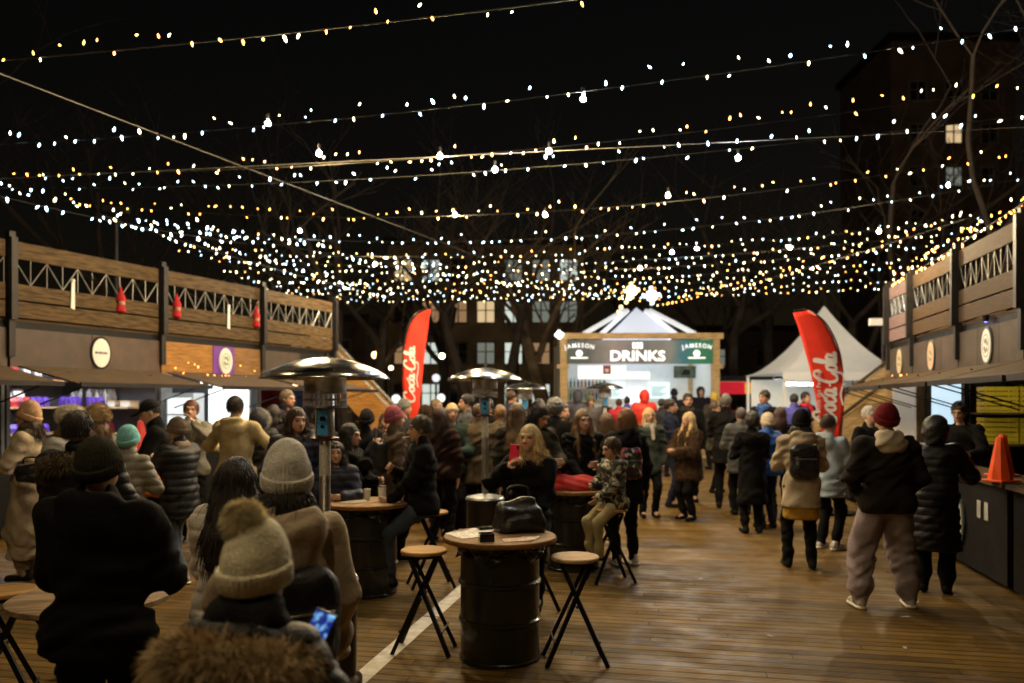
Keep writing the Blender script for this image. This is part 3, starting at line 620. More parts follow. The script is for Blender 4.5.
# ================================================================== feather flags
FR = mat('red_flag_cloth', (.78,.035,.012), .65, 0, .08, 5, .15, 90); FW = mat('white_print', (.8,.78,.76), .6, 0, .04)
def crom(P, m=8):
    P = [np.array(p, float) for p in P]; out = []
    for i in range(len(P)-1):
        a = P[max(i-1,0)]; b = P[i]; c = P[i+1]; d = P[min(i+2,len(P)-1)]
        for j in range(m):
            t = j/m; out.append(.5*((2*b)+(-a+c)*t+(2*a-5*b+4*c-d)*t*t+(-a+3*b-3*c+d)*t**3))
    return out+[P[-1]]
SCRIPT = [  # flowing script, one stroke list per letter (x to the right, y up, cap height 1)
 [(.95,.72),(.85,.98),(.55,.98),(.2,.7),(.02,.3),(.15,.0),(.5,-.02),(.85,.22),(1.2,.45),(1.7,.38),(2.3,.72)],
 [(1.35,.45),(1.12,.4),(1.0,.18),(1.12,.0),(1.35,.05),(1.42,.28),(1.32,.46),(1.5,.36)],
 [(1.98,.4),(1.84,.48),(1.66,.36),(1.6,.14),(1.74,0),(1.95,.08),(2.1,.2)],
 [(2.5,.42),(2.3,.48),(2.13,.3),(2.14,.06),(2.28,0),(2.45,.2),(2.53,.46),(2.47,.1),(2.56,0),(2.7,.1)],
 [(2.78,.27),(3.02,.3)],
 [(3.95,.74),(3.88,.98),(3.6,1.0),(3.28,.72),(3.1,.3),(3.22,.0),(3.55,-.02),(3.85,.2),(3.7,-.3),(3.0,-.34),(2.2,-.22),(1.4,-.34)],
 [(4.3,.45),(4.08,.4),(3.97,.18),(4.08,.0),(4.3,.05),(4.38,.28),(4.28,.46),(4.45,.36)],
 [(4.52,.25),(4.72,.7),(4.78,.98),(4.66,.98),(4.56,.6),(4.52,.15),(4.6,0),(4.74,.1)],
 [(5.1,.42),(4.92,.48),(4.76,.3),(4.77,.06),(4.9,0),(5.06,.2),(5.14,.46),(5.08,.1),(5.17,0),(5.34,.12)]]
def flag(loc, rz, left, right, pole, lab, tx, tz0, tz1, th, small=None):
    """left/right: lists of (x, z) edges from bottom to top; pole: polyline; lettering runs upwards from tz0 to tz1 around tx"""
    t = thing('feather_flag', lab, 'flag', loc, rz, 'red feather flags'); N = 28
    lz = np.array([p[1] for p in left]); lx = np.array([p[0] for p in left]); rz_ = np.array([p[1] for p in right]); rx = np.array([p[0] for p in right])
    wave = lambda x, z: .035*math.sin(2.3*z+4*x)+.012*math.sin(11*x+5*z)
    v = []; f = []; K = 8
    for j in range(N+1):
        q = j/N; zl = lz[0]+(lz[-1]-lz[0])*q; zr = rz_[0]+(rz_[-1]-rz_[0])*q; xl = np.interp(zl, lz, lx); xr = np.interp(zr, rz_, rx)
        for i in range(K+1):
            r = i/K; x = xl+(xr-xl)*r; z = zl+(zr-zl)*r; v.append((x, wave(x,z), z))
    for j in range(N):
        for i in range(K): a = j*(K+1)+i; f.append((a,a+1,a+K+2,a+K+1))
    o = MB().raw(v,f).build('flag_cloth', FR, t, smooth=True); md = o.modifiers.new('thickness','SOLIDIFY'); md.thickness = .006
    MB().tube(crom([(p[0],.0,p[1]) for p in pole],6), .014, 8).build('pole', STEEL, t); MB().lathe([(.3,0),(.3,.04),(.04,.06),(.03,.25)],20).build('base', BLACK, t, (pole[0][0],0,.0))
    b = MB(); sc_ = (tz1-tz0)/5.34
    for st in SCRIPT:
        P = crom(st, 6); m_ = len(P)
        for s_ in (-1,):
            vv = []
            for i, p in enumerate(P):
                d = P[min(i+1,m_-1)]-P[max(i-1,0)]; d /= np.linalg.norm(d)+1e-9; nn = np.array([-d[1], d[0]]); wd = (.085 if st is not SCRIPT[4] else .06)*(.55+.75*abs(d[1]))
                if st in (SCRIPT[0],SCRIPT[5]) and i > m_*.6: wd *= .75
                for sg in (-1,1):
                    q = p+nn*wd*sg; x = tx-(q[1]-.3)*th; z = tz0+q[0]*sc_; vv.append((x, wave(x,z)-.012, z))
            b.raw(vv, [(2*i,2*i+1,2*i+3,2*i+2) for i in range(m_-1)])
    lo = b.build('lettering', FW, o); md = lo.modifiers.new('thickness','SOLIDIFY'); md.thickness = .006
    if small:
        text('lettering', small[0], small[4], FW, o, (small[1],wave(small[1],small[2])-.05,small[2]), (PI/2,-PI/2,0), .002)
    return t
Y = 13.0; fx = lambda px: (px-838)*Y/F; fz = lambda py: zat(py, Y)
flag(at(838,Y), 0, [(fx(825),fz(452)),(fx(821),fz(425)),(fx(816),fz(400)),(fx(810),fz(370)),(fx(803),fz(345)),(fx(797),fz(325)),(fx(792.5),fz(313))],
     [(fx(839),fz(452)),(fx(841),fz(425)),(fx(843),fz(400)),(fx(842),fz(372)),(fx(839),fz(352)),(fx(832),fz(334)),(fx(823),fz(320)),(fx(808),fz(310.5))],
     [(fx(837),.02),(fx(840),fz(450)),(fx(843.5),fz(400)),(fx(842.5),fz(372)),(fx(839.5),fz(352)),(fx(832),fz(333)),(fx(822),fz(319)),(fx(807),fz(310)),(fx(794),fz(311))],
     'wide red feather flag with white script, beside the wooden stair on the right', fx(828.5), fz(424), fz(352), .34, ('Taste the Feeling', fx(817.5), fz(392), 0, .1))
Y = 15.5; fx2 = lambda px: (px-408)*Y/F; fz2 = lambda py: zat(py, Y)
flag(at(408,Y), 0, [(fx2(411),fz2(425)),(fx2(404),fz2(405)),(fx2(403),fz2(380)),(fx2(404),fz2(350)),(fx2(407),fz2(332)),(fx2(412),fz2(320)),(fx2(420),fz2(312)),(fx2(428),fz2(309.5))],
     [(fx2(419),fz2(425)),(fx2(420),fz2(405)),(fx2(422),fz2(380)),(fx2(425),fz2(350)),(fx2(427.5),fz2(332)),(fx2(429),fz2(320)),(fx2(430.5),fz2(312)),(fx2(431),fz2(309.5))],
     [(fx2(406),.02),(fx2(404),fz2(420)),(fx2(402.5),fz2(380)),(fx2(403.5),fz2(350)),(fx2(406.5),fz2(332)),(fx2(411.5),fz2(319.5)),(fx2(419.5),fz2(311.5)),(fx2(429),fz2(309))],
     'narrow red feather flag with white script, left of the middle patio heater', fx2(411.5), fz2(402), fz2(346), .2)

# ================================================================== barrel tables, stools, heaters
DRUM = mat('black_drum_paint', (.014,.015,.013), .3, .1, .35, 5, .16, 9, coat=.25); TOPW = wood((.30,.19,.10), v=.5); TOPE = wood((.25,.11,.035)); SEATW = wood((.46,.27,.10)); SEATP = wood((.5,.36,.22))
LINER = mat('bin_liner', (.012,.012,.012), .22, 0, .2, 9, .5, 18)
def barrel_table():
    t = thing('barrel_table', 'x', 'table')
    H = .825; r = .285; prof = [(.0,.0),(r-.012,0),(r+.004,.006),(r+.004,.022),(r-.004,.03)]
    for zc in (.285,.55): prof += [(r-.003,zc-.035),(r-.003,zc-.02),(r+.011,zc-.008),(r+.011,zc+.008),(r-.003,zc+.02),(r-.003,zc+.035)]
    prof += [(r-.004,H-.03),(r+.004,H-.022),(r+.006,H-.006),(r-.012,H)]
    d = MB().lathe(prof, 48, cap=False).build('drum', DRUM, t, smooth=True)
    MB().lathe([(.03,0),(.03,.012)],12).build('bung', STEEL, d, (.16,0,H+.001))
    ln = MB(); N = 72; rr = random.Random(3); v = []
    for j in range(6):
        for i in range(N):
            a = 2*PI*i/N; q = j/5; rad = r+.012+.018*math.sin(9*a+1.3*j)*q+.012*rr.random(); v.append((rad*math.cos(a),rad*math.sin(a),.822-.085*q-(.03*math.sin(5*a)*q)))
    ln.raw(v, [(j*N+i,j*N+(i+1)%N,(j+1)*N+(i+1)%N,(j+1)*N+i) for j in range(5) for i in range(N)]); ln.build('bin_liner', LINER, t, smooth=False)
    tp = MB().lathe([(.395,.832),(.402,.838),(.402,.862),(.396,.868)], 56).build('tabletop', TOPW, t, smooth=True)
    MB().lathe([(.4045,.836),(.4065,.84),(.4065,.86),(.4045,.864)], 56, cap=False).build('edge_band', TOPE, tp, smooth=True)
    return t
def stool(seat=SEATW):
    t = thing('bar_stool', 'x', 'stool')
    MB().lathe([(.155,.715),(.168,.72),(.17,.728),(.17,.737),(.163,.744)], 40).build('seat', seat, t, smooth=True)
    MB().lathe([(.12,.69),(.12,.713)], 24).build('seat_plate', BLACK, t)
    for s in (1,-1):
        for y in (-.09,.10):
            y0 = y*(.75 if s > 0 else .55); MB().bar((.10*s,y0,.70),(-.21*s,y*1.45+(.012 if s > 0 else -.012),0.004),.022,.028).build('leg', BLACK, t)
        MB().tube([(-.155*s,-.125,.17),(-.155*s,.14,.17)], .008, 6).build('crossbar', STEEL, t)
    MB().tube([(-.0,-.12,.41),(.0,.12,.41)], .009, 6).build('pivot_rod', STEEL, t); return t
def folding_table(lab, loc, rz):
    t = thing('folding_table', lab, 'table', loc, rz)
    MB().lathe([(.385,.775),(.395,.782),(.395,.803),(.388,.808)], 48).build('tabletop', wood((.27,.19,.12),v=.5), t, smooth=True)
    for s in (1,-1):
        for y in (-.2,.22): MB().bar((.2*s,y,.772),(-.3*s,y+(.02*s),0.004),.028,.03).build('leg', BLACK, t)
        MB().tube([(-.2*s,-.2,.16),(-.2*s,.22,.16)], .01, 6).build('crossbar', STEEL, t)
    return t
bt0 = barrel_table()
for i, (px, Y, rz, lab) in enumerate(((500,5.72,.3,'barrel table in the middle front with ashtray, papers and a black bag on it'),(367,7.65,1.2,'barrel table behind the grey beanie woman, with a cup and packets on it'),
        (573,8.8,2.0,'barrel table covered by red blankets, behind the blonde with the pink phone'),(466,11.6,.8,'far barrel table between the smoking man and the mid patio heater'))):
    o = bt0 if i == 0 else copy_tree(bt0); o.location = at(px,Y); o.rotation_euler.z = rz; tag(o, lab, 'table', 'drum tables')
s0 = stool()
s1 = stool(SEATP)
for i, (o, px, Y, rz, lab) in enumerate(((s0,424,5.85,-.1,'orange-seated folding bar stool between the two nearest barrel tables'),(s1,575,5.6,.05,'pale-seated folding bar stool right of the front barrel table'),
        (None,431,7.9,.3,'bar stool under the smoking man in black'),(None,611,8.1,.25,'bar stool under the boy in camouflage jacket'),(None,530,6.95,.6,'bar stool under the blonde with the pink phone'),(None,4,4.6,.4,'bar stool cut by the left edge beside the folding table'))):
    if o is None: o = copy_tree(s0)
    o.location = at(px,Y); o.rotation_euler.z = rz; tag(o, lab, 'stool', 'folding bar stools')
folding_table('round folding table behind the dark man at the lower left', at(92,4.2), .2)
CHROME = mat('brushed_steel', (.66,.69,.72), .34, 1, .12, 12, .05, 90, stretch=(1,1,8)); CHD = mat('hood_steel', (.60,.58,.56), .16, 1, .2, 5, .25, 14)
CYAN = mat('panel_cyan_reflection', (.06,.42,.95), .35, 0, .2, 6, coat=.3); PAPER = mat('printed_label', (.6,.6,.58), .6, 0, .2, 60)  # panel colour holds the cyan reflection seen on the chrome
def heater():
    t = thing('patio_heater', 'x', 'heater')
    b = MB().lathe([(.23,0),(.235,.02),(.235,.06),(.2,.09),(.2,.66),(.21,.67),(.21,.685)], 36).build('base', mat('dark_base_metal',(.05,.035,.03),.35,.6,.2), t, smooth=True); MB().lathe([(.212,.688),(.2,.71),(.05,.74)],36).build('base_lid', CHROME, b, smooth=True)
    p = MB().lathe([(.035,.74),(.035,1.6)], 20).build('pole', CHROME, t, smooth=True); MB().lathe([(.0365,1.35),(.0365,1.55)], 20, cap=False).build('label', PAPER, p)
    MB().lathe([(.075,1.575),(.09,1.58),(.09,1.592),(.075,1.597)], 28).build('flange', mat('dark_red_metal',(.09,.02,.02),.4,.5,.2), t)
    c = MB().lathe([(.058,1.6),(.06,1.605),(.06,1.775),(.058,1.78)], 28).build('control_box', CHROME, t, smooth=True)
    MB().box(-.034,.034,-.067,-.052,1.61,1.77).build('panel', CYAN, c, bevel=.004)
    for z, r in ((1.715,.017),(1.665,.012)): MB().lathe([(r,0),(r*.9,.014)], 16).build('knob', BLACK, c, (0,-.067,z), (PI/2,0,0))
    # burner basket: rings and uprights with gaps, over an inner cylinder
    bk = MB()
    for z in (1.79,1.835,1.88): bk.lathe([(.128,z-.007),(.136,z-.007),(.136,z+.007),(.128,z+.007)], 36, cap=False)
    for i in range(30):
        a = 2*PI*i/30; bk.bar((.132*math.cos(a),.132*math.sin(a),1.785),(.132*math.cos(a),.132*math.sin(a),1.885),.012,.006)
    bk.build('burner_basket', CHROME, t); MB().lathe([(.10,1.782),(.12,1.79)],28).build('burner_plate', STEEL, t)
    e = MB().lathe([(.132,1.888),(.134,1.9),(.134,2.0),(.128,2.01)], 36).build('emitter_screen', CHROME, t, smooth=True)
    for i in range(3):
        a = i*2.094+.5; MB().tube([(.1*math.cos(a),.1*math.sin(a),2.0),(.22*math.cos(a),.22*math.sin(a),2.06)],.007,6).build('hood_strut', STEEL, t)
    hd = MB().lathe([(.402,1.972),(.405,1.968),(.40,1.982),(.36,2.012),(.28,2.05),(.18,2.082),(.08,2.1),(.02,2.105),(.02,2.13),(.012,2.135)], 48, cap=False); hd.lathe([(.398,1.972),(.35,2.0),(.27,2.038),(.17,2.07),(.02,2.09)],48,cap=False)
    hd.build('hood', CHD, t, smooth=True); return t
h0 = heater()
for i, (px, Y, lab, s) in enumerate(((325,5.1,'large patio heater with a cyan reflection painted on its control panel behind the grey beanie',1),(485,9.1,'patio heater in the middle with a tall bare pole',1.05),(525,15.5,'small far patio heater right of the middle one',1.05),(605,18.5,'dark patio heater in front of the drinks kiosk',1.08))):
    o = h0 if i == 0 else copy_tree(h0); o.location = at(px,Y); o.scale = (s,s,s); tag(o, lab, 'heater', 'patio heaters')
# a few scraps lying on the boards
for i, (px, Y, w_, lab) in enumerate(((905,6.75,.09,'white paper scrap on the deck below the man in grey sweatpants'),(905,5.9,.06,'small torn scrap on the deck at the lower right'),(770,6.2,.05,'small scrap on the open deck'),(540,4.35,.05,'crumb of paper at the bottom edge near the barrel'),(470,4.5,.08,'thin scrap on the deck left of the front barrel'),(700,8.2,.05,'scrap on the deck before the woman with the backpack'))):
    w_ *= .45; tag(MB().panel([(-w_,-.01,.004),(w_,-.014,.006),(w_*.8,.014,.009),(-w_*.7,.011,.003)],.002).build('paper_scrap', mat('paper_dim',(.4,.38,.33),.7,0,.2), None, at(px,Y,.004), (0,0,i*1.3)), lab, 'litter')
# things on the tables
FT = at(500,5.72); TZ = .868
def on(dx, dy, base=FT, z=TZ): return base+Vector((dx,dy,z))
a = thing('ashtray', 'square black ashtray on the front barrel table', 'ashtray', on(-.09,-.24), .15)
m_ = MB(); m_.box(-.05,.05,-.05,.05,0,.012)
for q in ((-.05,-.038,-.05,.05),(.038,.05,-.05,.05),(-.038,.038,-.05,-.038),(-.038,.038,.038,.05)): m_.box(q[0],q[1],q[2],q[3],.012,.055)
m_.build('tray', mat('black_plastic',(.015,.012,.013),.2,0,.2), a); 
for i in range(3): MB().tube([(-.02+.02*i,-.01,.02),(-.005+.02*i,.025,.03)],.004,6).build('cigarette_end', PAPER, a)
def sheet(loc, rz, w_, d_, col, lab, cat='paper', th=.003):
    o = MB(); N = 6; v = []
    for j in range(N+1):
        for i in range(N+1): x = -w_/2+w_*i/N; y = -d_/2+d_*j/N; v.append((x,y,.004+.006*(i/N)**2*math.sin(2+3*j/N)**2))
    o.raw(v, [(j*(N+1)+i,j*(N+1)+i+1,(j+1)*(N+1)+i+1,(j+1)*(N+1)+i) for j in range(N) for i in range(N)])
    q = o.build(cat, mat('printed_paper',col,.6,0,.45,38), None, loc, (0,0,rz)); q.modifiers.new('thickness','SOLIDIFY').thickness = th; return tag(q, lab, cat)
sheet(on(-.24,.0), .5, .21, .28, (.62,.60,.55), 'crumpled printed sheet on the left half of the front barrel table')
sheet(on(-.15,.17), -.3, .2, .2, (.6,.58,.54), 'printed leaflet behind the ashtray on the front barrel table')
sheet(on(.12,-.21), .2, .2, .13, (.62,.42,.26), 'tan paper on the front edge of the front barrel table')
sheet(on(.2,-.14), -.4, .13, .15, (.5,.42,.3), 'small folded paper beside the black bag')
ph = thing('phone', 'dark phone lying on the front barrel table behind the ashtray', 'phone', on(-.1,.24), .4); MB().box(-.075,.075,-.037,.037,.012,.022).build('body', BLACK, ph, bevel=.003); MB().box(-.07,.07,-.033,.033,.0225,.0235).build('screen', mat('black_glass',(.01,.01,.012),.08,0,0), ph)
S2 = at(367,7.65)
cu = thing('glass', 'small glass on the second barrel table', 'glass', on(-.02,.12,S2)); MB().lathe([(.028,0),(.034,.11)],16).build('tumbler', mat('clear_plastic',(.55,.52,.45),.15,0,0), cu, smooth=True); MB().lathe([(.0355,.1),(.0355,.108)],16,cap=False).build('rim', WSIGN, cu)
cb = thing('cup', 'tall white cup beside the wrapped sandwich on the second barrel table', 'cup', on(.13,.1,S2)); MB().lathe([(.032,0),(.042,.13)],18).build('body', WSIGN, cb, smooth=True); MB().lathe([(.043,.1305),(.043,.14),(.03,.146)],18).build('lid', BLACK, cb)
pk = thing('cigarette_pack', 'orange and white cigarette pack on the second barrel table', 'pack', on(.24,.0,S2), .4); MB().box(-.045,.045,-.03,.03,0,.025).build('box', mat('orange_card',(.7,.3,.06),.5,0,.2), pk); MB().box(-.046,.0,-.031,.031,.0255,.027).build('flap', WSIGN, pk)
bx = thing('wallet', 'black wallet between the cup and the cigarette pack', 'wallet', on(.18,-.02,S2), .2); MB().box(-.05,.05,-.035,.035,0,.02).build('body', BLACK, bx, bevel=.006); MB().box(-.02,.03,-.036,.0,.0205,.023).build('receipt', WSIGN, bx)
sheet(on(-.12,-.03,S2), .3, .24, .2, (.42,.36,.28), 'flat brown menu on the second barrel table')
# red blankets over the third barrel table
bl = []
for (dx, dy, sx, sy, h_, col, lab) in ((.0,-.05,.36,.24,.13,(.42,.02,.015),'red blanket heaped on the barrel table behind the blonde'),(-.26,.06,.15,.13,.22,(.5,.03,.02),'smaller red blanket rising at the left of the red heap')):
    pr = [ell((0,0,.02),(sx,sy,h_),.05), ell((sx*.4,sy*.2,.03),(sx*.5,sy*.6,h_*.8),.05), ell((-sx*.4,-sy*.1,.03),(sx*.55,sy*.6,h_*.9),.05)]
    v, q = implicit(pr, .012, cuts=[lambda x,y,z: -z+0*x*y], disp=lambda x,y,z: .012*np.sin(26*x+9*y+8*np.sin(9*z))*np.sin(17*y+12*z))
    o = from_np('blanket', v, q, mat('red_fleece',col,.9,0,.25,10,.3,150)); o.location = on(dx,dy,at(573,8.8)); tag(o, lab, 'blanket')

# ================================================================== light strings and wires
bulb_mesh = {}
BULB_S = 1.0
for nm, col, s in (('warm',(1,.42,.07),10),('amber',(1,.33,.04),10),('cool',(.55,.82,1),10),('white',(1,.86,.46),10)):
    b = MB(); b.lathe([(.0008,-.075),(.012,-.06),(.022,-.03),(.026,-.006),(.019,.016),(.009,.03),(.0008,.031)], 6, cap=False)
    me = bpy.data.meshes.new('bulb_'+nm); me.from_pydata(b.v, [], b.f); gm = glow(col, s*BULB_S); gm.cycles.emission_sampling = 'NONE'; me.materials.append(gm); [setattr(p,'use_smooth',True) for p in me.polygons]; bulb_mesh[nm] = me
WIRE = mat('black_cable', (.012,.012,.01), .6, 0, 0)
def string(A, B, rise, sp, kinds, lab, rng, jit=.1, size=1.0):
    A = Vector(A); B = Vector(B); Lh = (B-A).length; n_ = max(4, min(99, int(Lh/sp)))
    root = thing('string_lights', lab, 'string lights', (A+B)/2, 0, 'string lights over the square'); c = (A+B)/2
    pt = lambda q: A.lerp(B,q)+Vector((0,0,-rise*4*q*(1-q)))-c
    MB().tube([pt(i/24) for i in range(25)], .006, 5).build('cable', WIRE, root)
    for i in range(n_):
        q = (i+.5+rng.uniform(-.33,.33))/n_; p = pt(q); up = rng.random() < .45
        o = bpy.data.objects.new('bulb', bulb_mesh[rng.choice(kinds)]); C.objects.link(o); o.parent = root
        o.location = p+Vector((rng.uniform(-.04,.04),rng.uniform(-.05,.05),(jit if up else -.02)*rng.uniform(.5,1.5)))
        o.rotation_euler = (rng.gauss(PI if up else 0,.5), rng.gauss(0,.5), 0); s = size*(.50 if Lh < 18 or len(kinds) < 2 else .58)*rng.choice((.7,.85,.9,1,1,1.15,1.4)); o.scale = (s,s,s)
    return root
rg = random.Random(5)
ordn = ['first','second','third','fourth','fifth','sixth','seventh','eighth','ninth','tenth','eleventh','twelfth','thirteenth','fourteenth','fifteenth','sixteenth']
warm = ['warm','warm','amber','white']; cool = ['cool','cool','cool','white']; mixd = ['white','white','cool','warm','white','cool']; ww = ['white','white','white','cool','warm']
#        Y0   left X  right X   zc   zl   zr   kinds
rows = [(6.55,-9.2,5.6,5.02,5.15,5.3,warm),(8.5,-9.0,6.4,4.98,5.05,5.5,cool),(10.2,-8.6,6.8,5.0,5.25,5.5,warm),(10.9,-8.6,7.0,4.98,5.2,5.35,cool),(13.5,-8.6,8.2,5.0,5.65,5.65,warm),
        (15.8,-8.4,9.0,5.02,5.7,5.75,cool),(17.2,-7.6,9.4,4.98,5.3,5.5,ww),(18.4,-7.6,10,4.98,5.3,5.5,ww),(19.7,-7.6,10.5,5.0,5.25,5.5,mixd),(21.1,-7.6,11,5.0,5.2,5.4,ww),(22.4,-7.8,11.3,5.0,5.15,5.35,mixd),(23.6,-8.0,11.6,5.0,5.1,5.2,ww),(24.7,-8.0,11.8,4.98,5.05,5.15,mixd)]
for i, (Y0,xl,xr,zc,zl,zr,kd) in enumerate(rows):
    tilt = .20 if i < 6 else .14
    A = Vector((xl, Y0-tilt*xl, zl)); B = Vector((xr, Y0-tilt*xr, zr)); mid = (zl+zr)/2-zc
    string(A, B, mid, .2 if i < 6 else .172, kd, '%s bulbs on the %s string row counting down from the top'%({id(warm):'warm yellow',id(cool):'cold white',id(mixd):'mixed warm and cold',id(ww):'warm white'}[id(kd)], ordn[i]), rg, jit=.1 if i < 6 else .055, size=.84 if i < 6 else .74)
def lstr(a, b, rise, sp, kd, lab, size=1): string(a, b, rise, sp, kd, lab, rg, .12, size)
lo_ = Vector((.9212,-.3892,0))
lstr(LW(9.0)+Vector((0,0,4.75)), LW(15.5)+lo_*1.2+Vector((0,0,4.55)), .15, .11, cool, 'cold white string sloping down along the left balcony top')
lstr(LW(13.5)+Vector((0,0,4.75)), LW(21.0)+lo_*.8+Vector((0,0,4.3)), .1, .12, ['cool','white','white'], 'bluish white string just over the far left balcony railing')
lstr(LW(15.5)+Vector((0,0,4.9)), Vector((4.0,23.5,4.8)), .1, .16, mixd, 'string from the far left balcony corner toward the kiosk roof')
lstr(RWp(4.0)+Vector((0,0,4.35)), RWp(10.0)+Vector((0,0,4.2)), .05, .085, warm, 'warm string laid along the near railing of the right balcony', .8)
lstr(RWp(9.5)+Vector((0,0,4.28)), RWp(15.9)+Vector((0,0,4.15)), .04, .085, warm, 'warm string laid along the far railing of the right balcony', .8)
lstr(RWp(13.5)+Vector((.6,0,4.9)), Vector((4.5,25.0,4.85)), .12, .2, warm, 'string from the far right balcony corner toward the kiosk roof')
lstr(frame_pt(LS[3].location, LRZ, (.1,-.2,2.33)), frame_pt(LS[3].location, LRZ, (2.3,-.2,2.33)), .0, .14, ['amber'], 'short amber string lying on the flap under the warm sign board', .55)
lstr(frame_pt(RS[4].location, RRZ, (.2,-.2,2.33)), frame_pt(RS[5].location, RRZ, (.9,-.2,2.33)), .0, .3, ['amber'], 'short amber string on the awning of the far right stalls', .6)
def wire(a, b, r, lab):
    tag(MB().tube([Vector(a).lerp(Vector(b),i/10) for i in range(11)], r, 6).build('wire', mat('steel_wire',(.17,.155,.135),.6,.3,0), None), lab, 'wire')
wire((-6.2,8.0*.97,zat(25,7.76)), (-.9,24.0,zat(258,24.0)), .007, 'long straight wire crossing the sky diagonally from the upper left')
wire((-9.6,12.8,zat(187,12.8)+.06), (7.4,9.6,zat(122,9.6)), .005, 'straight wire over the fourth string of lights')
for px, Y, z, rgb, e in ((583,8.4,5.0,(.75,.88,1),34),(440,10.3,4.98,(1,.70,.34),30),(549,10.15,5.0,(1,.72,.36),28),(319,10.4,5.05,(1,.70,.34),26),(738,10.5,5.02,(.8,.9,1),30),(495,10.95,5.0,(.8,.9,1),24),(672,17.0,5.0,(.75,.88,1),60),(697,17.1,5.1,(.75,.88,1),60),(640,19,5.0,(1,.7,.35),40),(948,14.5,5.75,(.7,.82,1),40),(545,13.5,4.98,(1,.7,.35),26),(300,16.5,5.35,(.7,.85,1),40),(879,13.5,4.7,(1,.76,.42),30),(375,17.3,4.8,(1,.76,.42),34),(455,13.6,5.0,(1,.76,.42),24),(668,12.4,5.02,(1,.76,.42),26),(268,10.0,5.3,(1,.76,.42),22),(790,17,5.1,(1,.7,.34),26)):  # bulbs over the crowd and by the stairs are added for light
    o = thing('bright_bulb', 'x', 'bulb', at(px,Y,z), 0, 'large bulbs among the strings'); MB().ball((0,0,0),.03,8,5).build('glass', glow(rgb, e*(275 if rgb[2]<.9 else 70)), o, smooth=True); MB().tube([(0,0,.05),(0,0,.12)],.018,8).build('socket', BLACK, o)
    o['label'] = 'large %s bulb %s'%('cold white' if rgb[2] > .9 else 'warm yellow', {583:'in the upper middle on the second string',440:'on the third string left of the centre',549:'on the third string at the centre',319:'on the third string far left, by the long wire',738:'on the fourth string, right of the centre',495:'on the fourth string under the centre',672:'above the kiosk, left one of a close pair',697:'above the kiosk, right one of a close pair',640:'above the kiosk roof star',948:'over the right balcony',545:'on the fifth string at the centre',300:'over the far left balcony',879:'added to light the stair behind the right flag',375:'added to light the orange stair',455:'added left of the centre to light the crowd',668:'added over the crowd, right of the kiosk apex',268:'added to light the crowd before the bright left stall',790:'added to light the crowd, above the right feather flag'}[px])

# strings that go on over and behind the place the photo was taken from
for Y0, kd, w_ in ((4.5,cool,'just ahead of'),(2.3,warm,'right over'),(.1,warm,'just behind'),(-2.6,ww,'well behind')):
    string((-9,Y0+1.6,5.2), (4.9,Y0-.9,5.2), .2, .5, kd, 'string of bulbs %s the spot the photo was taken from'%w_, rg)
for x, y, w_ in ((-3.4,4.9,'ahead and left of'),(.4,4.7,'just ahead of'),(-1.2,1.2,'over'),(-4.8,.6,'left of')):
    o = thing('bright_bulb', 'unseen fill bulb added %s the spot the photo was taken from'%w_, 'bulb', (x,y,5.0), 0, 'large bulbs among the strings'); MB().ball((0,0,0),.03,8,5).build('glass', glow((1,.76,.42), 2500), o, smooth=True); MB().tube([(0,0,.05),(0,0,.12)],.018,8).build('socket', BLACK, o)  # unseen bulbs added as fill for the nearest figures

# ================================================================== background: trees, houses, street lamps
BARK = mat('bark', (.06,.045,.034), .9, 0, .35, 3, .4, 12); BARKL = mat('lit_bark', (.22,.16,.10), .9, 0, .4, 2.5, .4, 12)  # paler bark puts the light on the lit trunks into their colour
def tree(loc, h, r, seed, lab, m=BARK, lean=0, levels=5):
    rg = random.Random(seed); t = thing('bare_tree', lab, 'tree', loc, rg.uniform(0,6), 'bare winter trees'); tr = MB(); cr = MB()
    def grow(p, d, L, r, lv, mb):
        n_ = 5; pts = [p]; rs = [r]; dd = d.copy()
        for i in range(n_):
            dd = (dd+Vector((rg.gauss(0,.10),rg.gauss(0,.10),rg.gauss(.03,.06)))).normalized(); pts.append(pts[-1]+dd*L/n_); rs.append(r*(1-.42*(i+1)/n_))
        mb.tube(pts, rs, 8 if lv < 2 else 4, lv < 1)
        if lv >= levels: return
        for k_ in range(rg.choice((2,3,3)) if lv else 4):
            i = rg.choice((2,3,4,5)) if lv else rg.choice((3,4,5,5)); a = rg.uniform(0,2*PI); sp = rg.uniform(.45,.95); s = Vector((math.cos(a),math.sin(a),0))
            grow(pts[i], (dd*(1-sp*.5)+s*sp+Vector((0,0,.15))).normalized(), L*rg.uniform(.55,.8), rs[i]*rg.uniform(.5,.72), lv+1, cr)
    grow(Vector((0,0,-.2)), Vector((lean,0,1)).normalized(), h*.45, r, 0, tr)
    tr.build('trunk', m, t, smooth=True); cr.build('crown', m, t, smooth=True); return t
